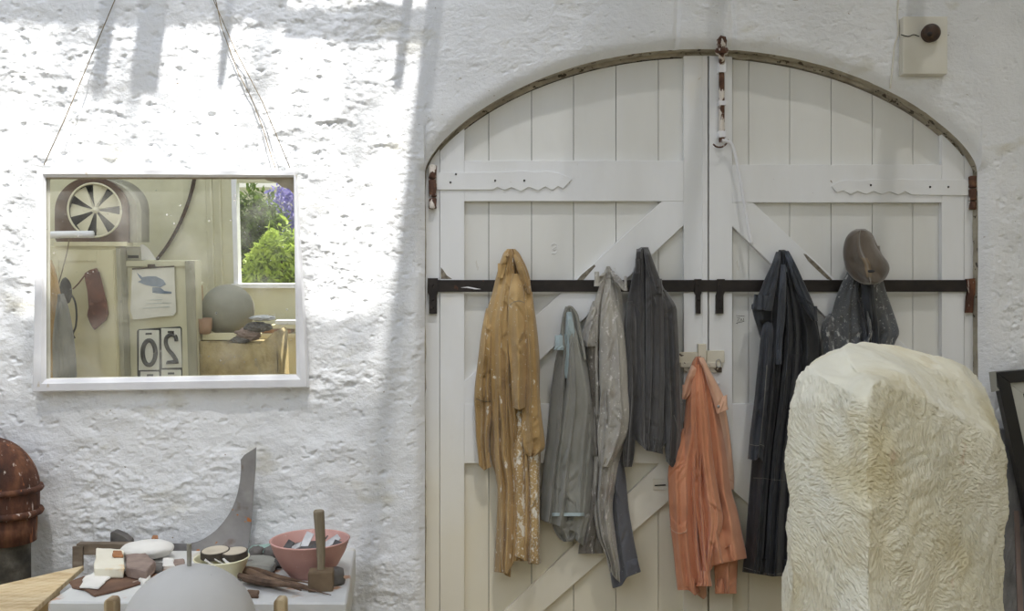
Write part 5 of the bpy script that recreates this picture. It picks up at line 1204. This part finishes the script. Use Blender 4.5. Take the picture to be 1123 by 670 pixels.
def bush(px, py_top, Y, halfw, label, m, seed, n=6000, z0=0.0):
    c = MR(px, py_top, Y); Hh = c.z
    r = thing('garden_shrub', label, 'shrub', (c.x, -Y, 0), 'shrubs in the garden')
    def fn(rs):
        while True:
            p = rs.uniform(-1, 1, 3)
            if np.linalg.norm(p) < 1: break
        k = 1 + .25 * perlin(p[0] * 3 + seed, p[1] * 3, p[2] * 3)
        return np.array([c.x + p[0] * halfw * k, -Y + p[1] * halfw * .6, Hh * .55 + p[2] * Hh * .45 * k])
    link('foliage', leaves(n, fn, .055, seed), m, r)
    bm = bmesh.new()
    for i in range(5):
        a = i * 1.3; tube_bm(bm, [Vector((c.x + .05 * math.cos(a), -Y + .05 * math.sin(a), 0)), Vector((c.x + .2 * math.cos(a), -Y + .15 * math.sin(a), Hh * .5)), Vector((c.x + .35 * halfw * math.cos(a), -Y + .2 * math.sin(a), Hh * .8))], [.03, .02, .008], 6)
    link('stems', from_bm(bm), M['twig'], r)
g1, g2 = leafmat('dark_green_leaf', s(70, 92, 44), s(104, 126, 62)), leafmat('bright_green_leaf', s(140, 164, 72), s(172, 190, 100))
g3 = leafmat('blue_flower', s(120, 120, 190), s(170, 160, 210))
bush(272, 205, 7.9, .62, 'dark green shrub at the left of the window in the mirror', g1, 1, 9000)
bush(308, 250, 7.2, .55, 'bright green leafy shrub at the lower right of the window in the mirror', g2, 2, 8000)
bush(325, 190, 9.0, .6, 'tall pale shrub with bluish flowers at the upper right of the mirror', g3, 3, 4000)
struct('wall_garden', box((wx0 - 2.5, -10.6, 0), (wx1 + 3, -10.4, 2.6)), M['wall_cream'])

# cupboard with panelled door, fan on top
YC = 4.75
M['cupb'] = mat('cream_cupboard_paint', [s(206, 198, 160), s(218, 212, 180)], scale=3, stretch=(1, 1, .4), rough=.55, spots=((60, .73, s(90, 74, 50), .9), (5, .62, s(190, 170, 120), .4, (1, 1, 1), .1)))
M['greywood'] = mat('grey_painted_wood', [s(140, 138, 120), s(176, 172, 150)], scale=4, stretch=(2, 2, .4), rough=.7, spots=((12, .62, s(110, 108, 96), .6, (1, 1, 1), .06),))
def cupboard():
    a, b = MR(46, 270, YC), MR(127, 270, YC)
    r = thing('cupboard', 'tall cream painted cupboard below the fan in the mirror', 'cupboard', ((a.x + b.x) / 2, -YC - .3, 0))
    zt = a.z
    link('body', box((a.x, -YC - .55, 0), (b.x, -YC - .0, zt), bev=.004), M['cupb'], r)
    d0, d1 = MR(62, 274, YC), MR(126, 274, YC)
    dr = link('door', box((d0.x, -YC + .0005, .1), (d1.x, -YC + .02, d0.z), bev=.002), M['cupb'], r)
    for x0, x1 in ((62, 66), (108, 126)):
        link('stile', box((MR(x0, 300, YC).x, -YC + .0202, .1), (MR(x1, 300, YC).x, -YC + .032, d0.z), bev=.002), M['cupb'], r)
    link('rail', box((MR(66.1, 300, YC).x, -YC + .0202, MR(66, 286, YC).z), (MR(107.9, 300, YC).x, -YC + .032, d0.z), bev=.002), M['cupb'], r)
    link('corner_post', box((b.x + .002, -YC - .55, 0), (MR(132, 270, YC).x, -YC + .01, zt - .02), bev=.002), M['greywood'], r)
    # narrow grey side with a slot, next to the door
    YS = YC + .12
    r2 = thing('side_cabinet', 'grey painted cabinet side carrying the calendar and number cards in the mirror', 'cabinet', (MR(170, 300, YS).x, -YS - .2, 0))
    p0, p1 = MR(132.5, 270, YS), MR(214, 286, YS)
    p0.x = max(p0.x, MR(132, 270, YC).x + .003)
    link('body', box((p0.x, -YS - .16, 0), (p1.x, -YS, p1.z), bev=.003), M['olive'], r2)
    for x0, x1 in ((132.5, 138), (204, 214)):
        link('stile', box((max(MR(x0, 300, YS).x, p0.x), -YS + .0005, 0), (MR(x1, 300, YS).x, -YS + .022, p1.z), bev=.002), M['greywood'], r2)
    link('rail', box((MR(138.2, 300, YS).x, -YS + .0005, MR(170, 292, YS).z), (MR(203.8, 300, YS).x, -YS + .02, p1.z), bev=.002), M['olive'], r2)
    link('vent_box', box((p0.x, -YS - .15, p1.z), (MR(153, 270, YS).x, -YS, MR(153, 271, YS).z), bev=.003), M['greywood'], r2)
    link('slot', rbox(140, 152, 280, 283, YS - .001, .002), M['gap'], r2)
    c = catmull([(x, y) for x, y in [(154, 285), (154, 268.5), (163, 273), (171, 285)]], 5)
    solo('white_card', rprism([tuple(q) for q in c], YS + .03, .006), M['white_plaster'], 'white rounded card standing behind the calendar in the mirror', 'card')
    return zt
zt = cupboard()
def fan():
    r = thing('extractor_fan', 'old fan in an arched dark wood case standing on the cream cupboard in the mirror', 'fan', (MR(100, 268, YC - .02).x, -YC - .15, zt))
    Yf = YC - .01; wood = mat('dark_varnished_wood', [s(70, 50, 40), s(108, 84, 66)], scale=6, rough=.5); gr = mat('grey_case_side', [s(150, 146, 130), s(172, 168, 150)], scale=8, rough=.5, metal=.2)
    cx, cy, ro = 100.5, 231, 40.5
    th = np.linspace(0, math.pi, 40)
    # case: arch with thickness, side showing at right
    out = [(cx - ro, 266)] + [(cx - ro * math.cos(t), cy - 37 * math.sin(t)) for t in th] + [(cx + ro, 266)]
    O = mr(out, Yf); base_z = zt + .002
    O = [(x, max(z, base_z)) for x, z in O]
    bm = bmesh.new(); n = 48
    cc_ = MR(cx + 3.5, cy - 0.5, Yf); rr_ = abs(MR(cx + 3.5 + 30, cy, Yf).x - cc_.x)
    # front board with a round hole: ring of quads between hole and outline
    hole = [(cc_.x + rr_ * math.cos(a), cc_.z + rr_ * math.sin(a)) for a in np.linspace(0, 2 * math.pi, 64, endpoint=False)]
    def outline_hit(a):
        d = (math.cos(a), math.sin(a)); best = 9
        for i in range(len(O)):
            (x1, z1), (x2, z2) = O[i], O[(i + 1) % len(O)]; ex, ez = x2 - x1, z2 - z1; den = d[0] * ez - d[1] * ex
            if abs(den) < 1e-9: continue
            t = ((x1 - cc_.x) * ez - (z1 - cc_.z) * ex) / den; u = ((x1 - cc_.x) * d[1] - (z1 - cc_.z) * d[0]) / den
            if t > 0 and -1e-6 <= u <= 1 + 1e-6: best = min(best, t)
        return (cc_.x + d[0] * best, cc_.z + d[1] * best)
    outp = [outline_hit(a) for a in np.linspace(0, 2 * math.pi, 64, endpoint=False)]
    ys = (-Yf, -Yf - .03)
    L4 = [[bm.verts.new((x, y, z)) for x, z in q] for y in ys for q in (hole, outp)]
    h0, o0, h1, o1 = L4
    for i in range(64):
        j = (i + 1) % 64
        for q in ((h0[i], h0[j], o0[j], o0[i]), (h1[i], o1[i], o1[j], h1[j]), (o0[i], o0[j], o1[j], o1[i]), (h0[j], h0[i], h1[i], h1[j])): bm.faces.new(q)
    link('case_front', from_bm(bm), wood, r)
    # deep shell behind
    bm = bmesh.new(); O2 = [(x, z) for x, z in O]
    A = [bm.verts.new((x, -Yf - .0305, z)) for x, z in O2]; B = [bm.verts.new((x + .07, -Yf - .30, z)) for x, z in O2]
    for i in range(len(A) - 1): bm.faces.new((A[i], A[i + 1], B[i + 1], B[i]))
    bm.faces.new(B)
    bmesh.ops.solidify(bm, geom=bm.faces[:], thickness=.006); link('case_shell', from_bm(bm), gr, r)
    link('side_band', rprism([(cx + ro + .5, 266)] + [(cx + ro * .0 + (ro + .5) * math.cos(t), cy - 37.5 * math.sin(t)) for t in np.linspace(0, 1.3, 14)] + [(cx + (ro + 9) * math.cos(t), cy - 36 * math.sin(t)) for t in np.linspace(1.2, 0, 14)] + [(cx + ro + 9.5, 266)], Yf + .031, .10), gr, r)
    cr = mat('cream_fan_metal', [s(206, 200, 170), s(222, 216, 190)], scale=10, rough=.5, spots=((14, .64, s(150, 140, 116), .6),))
    link('rim', tube([Vector((cc_.x + rr_ * .97 * math.cos(a), -Yf + .006, cc_.z + rr_ * .97 * math.sin(a))) for a in np.linspace(0, 2 * math.pi, 49)], .010, 8), cr, r, smooth=True)
    for k in range(7):
        a0 = 2 * math.pi * k / 7 + .45; bm = bmesh.new(); F0, B0 = [], []
        prof = [(.10, -.25), (.10, .25), (.5, .30), (.93, .27), (.95, 0), (.93, -.27), (.5, -.26)]
        for rr2, da in prof:
            a = a0 + da; y = -Yf - .02 + .05 * da
            F0.append(bm.verts.new((cc_.x + rr_ * rr2 * math.cos(a), y, cc_.z + rr_ * rr2 * math.sin(a)))); B0.append(bm.verts.new((cc_.x + rr_ * rr2 * math.cos(a), y - .003, cc_.z + rr_ * rr2 * math.sin(a))))
        bm.faces.new(F0); bm.faces.new(B0[::-1]); m_ = len(F0)
        for i in range(m_): bm.faces.new((F0[i], B0[i], B0[(i + 1) % m_], F0[(i + 1) % m_]))
        link('blade', from_bm(bm), cr, r)
    link('hub', lathe([(0, .02), (.018, .018), (.03, 0), (.03, -.03)], (cc_.x, -Yf, cc_.z), 20, 'Y'), cr, r)
    link('case_back', rprism([(70, 262), (70, 215), (85, 200), (118, 200), (133, 215), (133, 262)], Yf + .20, .01), M['gap'], r)
    link('plinth', box((MR(60, 266, Yf).x, -Yf - .12, zt + .0005), (MR(140, 266, Yf).x, -Yf + .02, MR(60, 264, Yf).z - .01), bev=.003), M['cupb'], r)
fan()
def hangings():
    Yh = 4.55
    # pipe across the front of the fan
    solo('white_pipe', tube([MR(48, 258, Yh), MR(60, 257.5, Yh), MR(80, 257, Yh), MR(102, 257, Yh)], .033, 20), M['frame'], 'short white wrapped pipe in front of the fan in the mirror', 'pipe', smooth=True)
    solo('cord', tube([MR(76, 262, Yh - .02), MR(74, 275, Yh - .02), MR(68, 298, Yh - .02), MR(64, 312, Yh - .02)], .005, 6), M['string'], 'dark cord looped down from the white pipe in the mirror', 'cord')
    M['leather'] = mat('brown_leather', [s(84, 50, 40), s(120, 78, 62)], scale=7, rough=.6, spots=((14, .6, s(150, 110, 90), .6, (1, 1, 1), .08),))
    Yl = YC - .07
    o = [(92, 300), (98, 296), (105, 294), (109, 304), (112, 318), (116, 330), (118, 344), (116, 351), (108, 358), (103, 362), (99, 356), (95, 346), (97, 336), (96, 322), (93, 308)]
    r = thing('leather_holster', 'reddish brown leather pouch hanging on the cream cupboard door in the mirror', 'pouch', MR(105, 362, Yl))
    bm = bmesh.new(); bm.from_mesh(rprism(o, Yl, .03, .006)); link('pouch', from_bm(bm), M['leather'], r)
    link('flap', rprism([(93, 302), (109, 298), (115, 322), (112, 331), (97, 336), (96, 322)], Yl - .004, .0035, .001), M['leather'], r)
    link('strap', tube([MR(93, 302, Yl), MR(86, 311, Yl), MR(80, 317, Yl)], .006, 6), M['leather'], r)
    # black handset with a curved lead
    r = thing('ear_defender', 'black rounded ear pad with a curved band hanging by the cupboard in the mirror', 'ear pad', MR(72, 370, Yl))
    bk = mat('black_rubber', [s(44, 42, 40), s(62, 60, 56)], scale=8, rough=.6)
    c = MR(72, 319, 4.6); link('pad', rock(c, (.055, .035, .125), 3, 3, .08), bk, r, smooth=True)
    link('band', tube([MR(a, b, 4.6) for a, b in catmull([(76, 320), (82, 330), (84, 345), (83, 358), (80, 366), (82, 371)], 6)], .009, 8), bk, r, smooth=True)
    # coats at the left edge of the glass
    Yk = 4.4
    def rsheet(pts, th, m, name, parent, seed):
        rows = catmull(pts, 6); nu, nv = 30, len(rows); V = []
        for i, (py, xl, xr) in enumerate(rows):
            row = []
            for k in range(nu):
                u = k / (nu - 1); q = MR(xl + (xr - xl) * u, py, Yk); pr = (1 - abs(2 * u - 1) ** 2.4) ** .6
                q.y += th * pr + .02 * float(perlin(u * 6 + seed, i * .05, seed)) * pr; row.append(q[:])
            for k in range(nu - 2, 0, -1):
                u = k / (nu - 1); q = MR(xl + (xr - xl) * u, py, Yk); row.append(q[:])
            V.append(row)
        me = grid_mesh(np.array(V), cu=True); bm = bmesh.new(); bm.from_mesh(me); bmesh.ops.holes_fill(bm, edges=bm.edges); link(name, from_bm(bm), m, parent, smooth=True)
    a = MR(52, 300, Yk)
    r = thing('work_coat', 'tan and grey work coat hanging at the left edge of the mirror', 'coat', MR(64, 420, Yk))
    rsheet([(285, 54, 57), (300, 50, 62), (330, 46, 68), (380, 44, 72), (440, 44, 74)], .05, C['ochre'], 'body', r, 1)
    Yk = 4.35
    rsheet([(322, 66, 70), (340, 62, 76), (370, 58, 81), (400, 58, 84), (440, 58, 85)], .06, C['sage'], 'sleeve', r, 2)
    # calendar with a bird picture
    Yq = YC + .12 - .03
    r = thing('wall_calendar', 'curling calendar with a blue bird picture in the mirror', 'calendar', MR(168, 350, Yq))
    pg = mat('calendar_page', [s(214, 212, 200), s(224, 222, 212)], scale=6, rough=.8); blue = mat('blue_grey_ink', [s(96, 112, 132), s(130, 144, 160)], scale=14, rough=.8)
    for k in range(4):
        o = [(145 - .7 * k, 295 + .3 * k), (191, 292.5), (193, 342), (190, 346.0), (146 - 1.2 * k, 350.5 - .4 * k), (143 - 1.2 * k, 340)]
        link('page', rprism(o, Yq + .006 * k, .002), pg if k == 0 else M['cupb'], r)
    link('holder_bar', tube([MR(145, 295, Yq - .004), MR(191, 292, Yq - .004)], .006, 8), M['knob_brown'], r)
    link('clip', box(MR(166, 292, Yq - .01) - Vector((.035, .008, .012)), MR(166, 292, Yq - .01) + Vector((.035, .008, .02)), bev=.003), M['knob_brown'], r)
    link('bird_print', rprism([(150, 299), (156, 304), (162, 303), (171, 303), (179, 307), (182, 312), (176, 315), (166, 314), (158, 312), (151, 309), (155, 307), (152, 303)], Yq - .0035, .002), blue, r)
    link('bird_print', rprism([(167, 315), (176, 315.5), (180, 319), (188, 320), (188, 322), (176, 322), (167, 321)], Yq - .0035, .002), blue, r)
    for a, b, c_, d in ((160, 333, 188, 332), (156, 338, 186, 336.5), (164, 329, 178, 328.4)):
        link('print_line', tube([MR(a, b, Yq - .003), MR(c_, d, Yq - .003)], .0018, 5), C['pale'], r)
    # number cards: 2 and 0 above two more
    Yn = YC + .12 - .012
    r = thing('number_board', 'black number card board reading 20 in the mirror', 'sign', MR(175, 414, Yn))
    bk = mat('black_card_frame', [s(36, 36, 34), s(52, 52, 48)], scale=8, rough=.6); wc = mat('white_number_card', [s(206, 206, 194), s(218, 218, 206)], scale=6, rough=.7)
    link('frame', rprism([(150, 363), (152, 361), (197, 358), (199, 360), (200, 470), (151, 472)], Yn, .011, .003), bk, r)
    for j, (x0, x1, y0, y1, tx) in enumerate(((151.5, 174.5, 362, 405.5, '0'), (175.8, 198, 360, 403, '2'), (153, 174.5, 407.5, 450, ''), (176, 198.5, 405.5, 448, ''))):
        cd_ = link('card', rprism([(x0 + 1, y0), (x1 - .5, y0), (x1, y0 + 1), (x1 + (1.5 if tx == '2' else 0), y1), (x0 + (2 if tx == '2' else .5), y1 + .5)], Yn - .006, .004), wc, r)
        link('slot', rprism([(x0 + 8, y0 + 3), (x0 + 15, y0 + 2.8), (x0 + 15, y0 + 5), (x0 + 8, y0 + 5.2)], Yn - .0075, .001), bk, cd_)
        cx_, cy_ = (x0 + x1) / 2 + .5, (y0 + y1) / 2 + 3
        if tx == '0':
            link('numeral', tube([MR(cx_ + 7 * math.cos(t), cy_ + 13.5 * math.sin(t), Yn - .010) for t in np.linspace(0, 2 * math.pi, 40)], .021, 8), bk, cd_, smooth=True)
        elif tx == '2':     # reversed by the mirror
            p_ = [(182, 374), (183, 369), (187.5, 367), (192.5, 370), (193.5, 376), (191, 383), (186, 389), (181.5, 396)]
            p_ = [(2 * 187.7 - a, b) for a, b in p_]
            link('numeral', tube([MR(a, b, Yn - .010) for a, b in [tuple(q) for q in catmull(p_, 6)] + [(183, 397.5), (195.5, 396.5)]], .019, 8), bk, cd_, smooth=True)
        else:
            link('numeral', tube([MR(cx_ + 6 * math.cos(t), y0 + 19 + 10 * math.sin(t), Yn - .010) for t in np.linspace(0, 2 * math.pi, 40)], .018, 8), bk, cd_, smooth=True)
    # two cables on the far wall
    for k in (0, 2.2):
        solo('cable', tube([MR(a + k, b, YW - .03) for a, b in catmull([(213, 180), (212, 196), (206, 220), (196, 245), (184, 267), (170, 286)], 6)], .010, 8), M['knob_brown'], ['left one of two dark cables sagging on the far wall in the mirror', 'right one of two dark cables sagging on the far wall in the mirror'][k > 0], 'cable', smooth=True)
hangings()
def trough():
    Yt = 4.9
    m = mat('buff_rough_stone', [s(150, 132, 90), s(190, 172, 128)], scale=9, rough=.95, spots=((8, .6, s(140, 132, 112), .6, (1, 1, 1), .08),), bump=((40, .7, .012),))
    a, b = MR(212, 377, Yt), MR(296, 377, Yt); zb = MR(250, 450, Yt).z; bm = bmesh.new()
    xa = MR(214, 286, YC + .12).x + .006
    r = thing('stone_trough', 'rough buff stone trough below the stone ball in the mirror', 'trough', ((a.x + b.x) / 2, -Yt - .3, zb))
    o = [(xa, zb), (xa, a.z + .02), (xa + .3, a.z), (MR(285, 377, Yt).x, a.z - .0), (MR(293, 368, Yt).x, MR(293, 371, Yt).z), (MR(300, 363, Yt).x, MR(300, 364, Yt).z), (MR(303, 366, Yt).x, MR(303, 368, Yt).z), (MR(304, 380, Yt).x, zb)]
    me = prism(o, -Yt - .42, -Yt); bm.from_mesh(me); bmesh.ops.triangulate(bm, faces=bm.faces); bmesh.ops.subdivide_edges(bm, edges=bm.edges, cuts=5)
    for v in bm.verts:
        k = .018 * float(fbm(v.co.x * 7, v.co.y * 7, v.co.z * 12, 3)); v.co += Vector((k, k, k))
    link('basin', from_bm(bm), m, r, smooth=True)
    solo('timber_block', box((xa + .02, -Yt - .40, 0), (b.x + .05, -Yt - .04, zb - .02), bev=.01), M['plankwood'], 'timber block under the stone trough behind the viewpoint', 'block')
    solo('board', box((xa + .01, -Yt - .13, MR(212, 373.5, Yt).z), (MR(262, 370, Yt).x, -Yt - .05, MR(212, 366.5, Yt).z + .0), bev=.003), M['cupb'], 'pale board laid across the trough under the ball in the mirror', 'board')
    Yb = Yt + .38
    c = MR(250, 340, Yb); R_ = abs(MR(278.3, 340, Yb).x - c.x)
    bm = bmesh.new(); bmesh.ops.create_uvsphere(bm, u_segments=64, v_segments=48, radius=R_, matrix=Matrix.Translation(c))
    solo('stone_sphere', from_bm(bm), mat('mottled_grey_stone', [s(128, 126, 114), s(160, 158, 144)], scale=3, rough=.8, spots=((6, .6, s(176, 172, 156), .5, (1, 1, 1), .1),)), 'large grey stone sphere on the trough in the mirror', 'sculpture', smooth=True)
    gold = mat('warm_brown_wood', [s(120, 78, 44), s(160, 116, 68)], scale=6, stretch=(2, 2, .5), rough=.5)
    r = thing('picture_frame', 'narrow brown wooden frame behind the stone sphere in the mirror', 'frame', MR(218, 372, Yb + .2))
    link('side', rbox(213.5, 216, 313, 372, Yb + .2, .04), gold, r); link('side', rbox(220, 222.5, 313, 372, Yb + .2, .04), gold, r); link('top', rbox(216.05, 219.95, 313, 316, Yb + .2, .04), gold, r)
    solo('wooden_bowl', lathe([(0, 0), (.055, 0), (.068, .05), (.072, .15), (.062, .15), (.055, .05), (0, .03)], MR(224.5, 366, Yt + .07) , 32), mat('brown_clay', [s(140, 110, 86), s(164, 132, 104)], scale=6, rough=.7), 'brown clay pot left of the stone sphere in the mirror', 'pot', smooth=True)
    for i, (px, py, sx, sz, mm, lb) in enumerate(((272, 370, .12, .06, 'brick', 'knobbly brown lump on the trough below the sphere in the mirror'), (283, 362, .13, .05, 'darkstone', 'dark lump on the right rim of the trough in the mirror'), (264, 376, .10, .035, 'darkstone', 'flat dark stone on the trough front in the mirror'), (288, 352, .12, .028, 'scraplight', 'bright flat offcut at the right of the sphere in the mirror'))):
        c = MR(px, py, Yt + .07); c.z += .03; solo('stone_lump', rock(c, (sx, .06, sz), i + 3, 3, .3, 3), M[mm], lb, 'stone', group='rubble on the trough')
    # shelf with boards under the window
    Ys = 5.6
    a, b = MR(282, 362, Ys), MR(345, 362, Ys); zs = MR(300, 366, Ys).z
    r = thing('shelf', 'pale counter under the window at the right of the mirror', 'shelf', ((a.x + b.x) / 2, -Ys - .15, 0))
    link('top', box((a.x - .5, -5.98, zs - .04), (b.x + .3, -Ys, zs), bev=.003), M['cupb'], r)
    link('front', box((a.x - .5, -Ys - .08, 0), (b.x + .3, -Ys - .05, zs - .0405), bev=.003), M['cupb'], r)
    for i, (p0, p1, q, lb) in enumerate(((286, 318, 0, 'lowest light board stacked on the counter in the mirror'), (296, 330, 1, 'middle light board stacked on the counter in the mirror'), (300, 345, 2, 'top light board stacked on the counter in the mirror'))):
        solo('board', box((MR(p0, 360, Ys).x, -Ys - .2 - .0 * q, zs + .002 + .045 * q), (MR(p1, 360, Ys).x, -Ys - .02 - .02 * q, zs + .042 + .045 * q), bev=.004), [gold, M['cupb'], M['frame']][q], lb, 'board', group='boards on the counter')
trough()
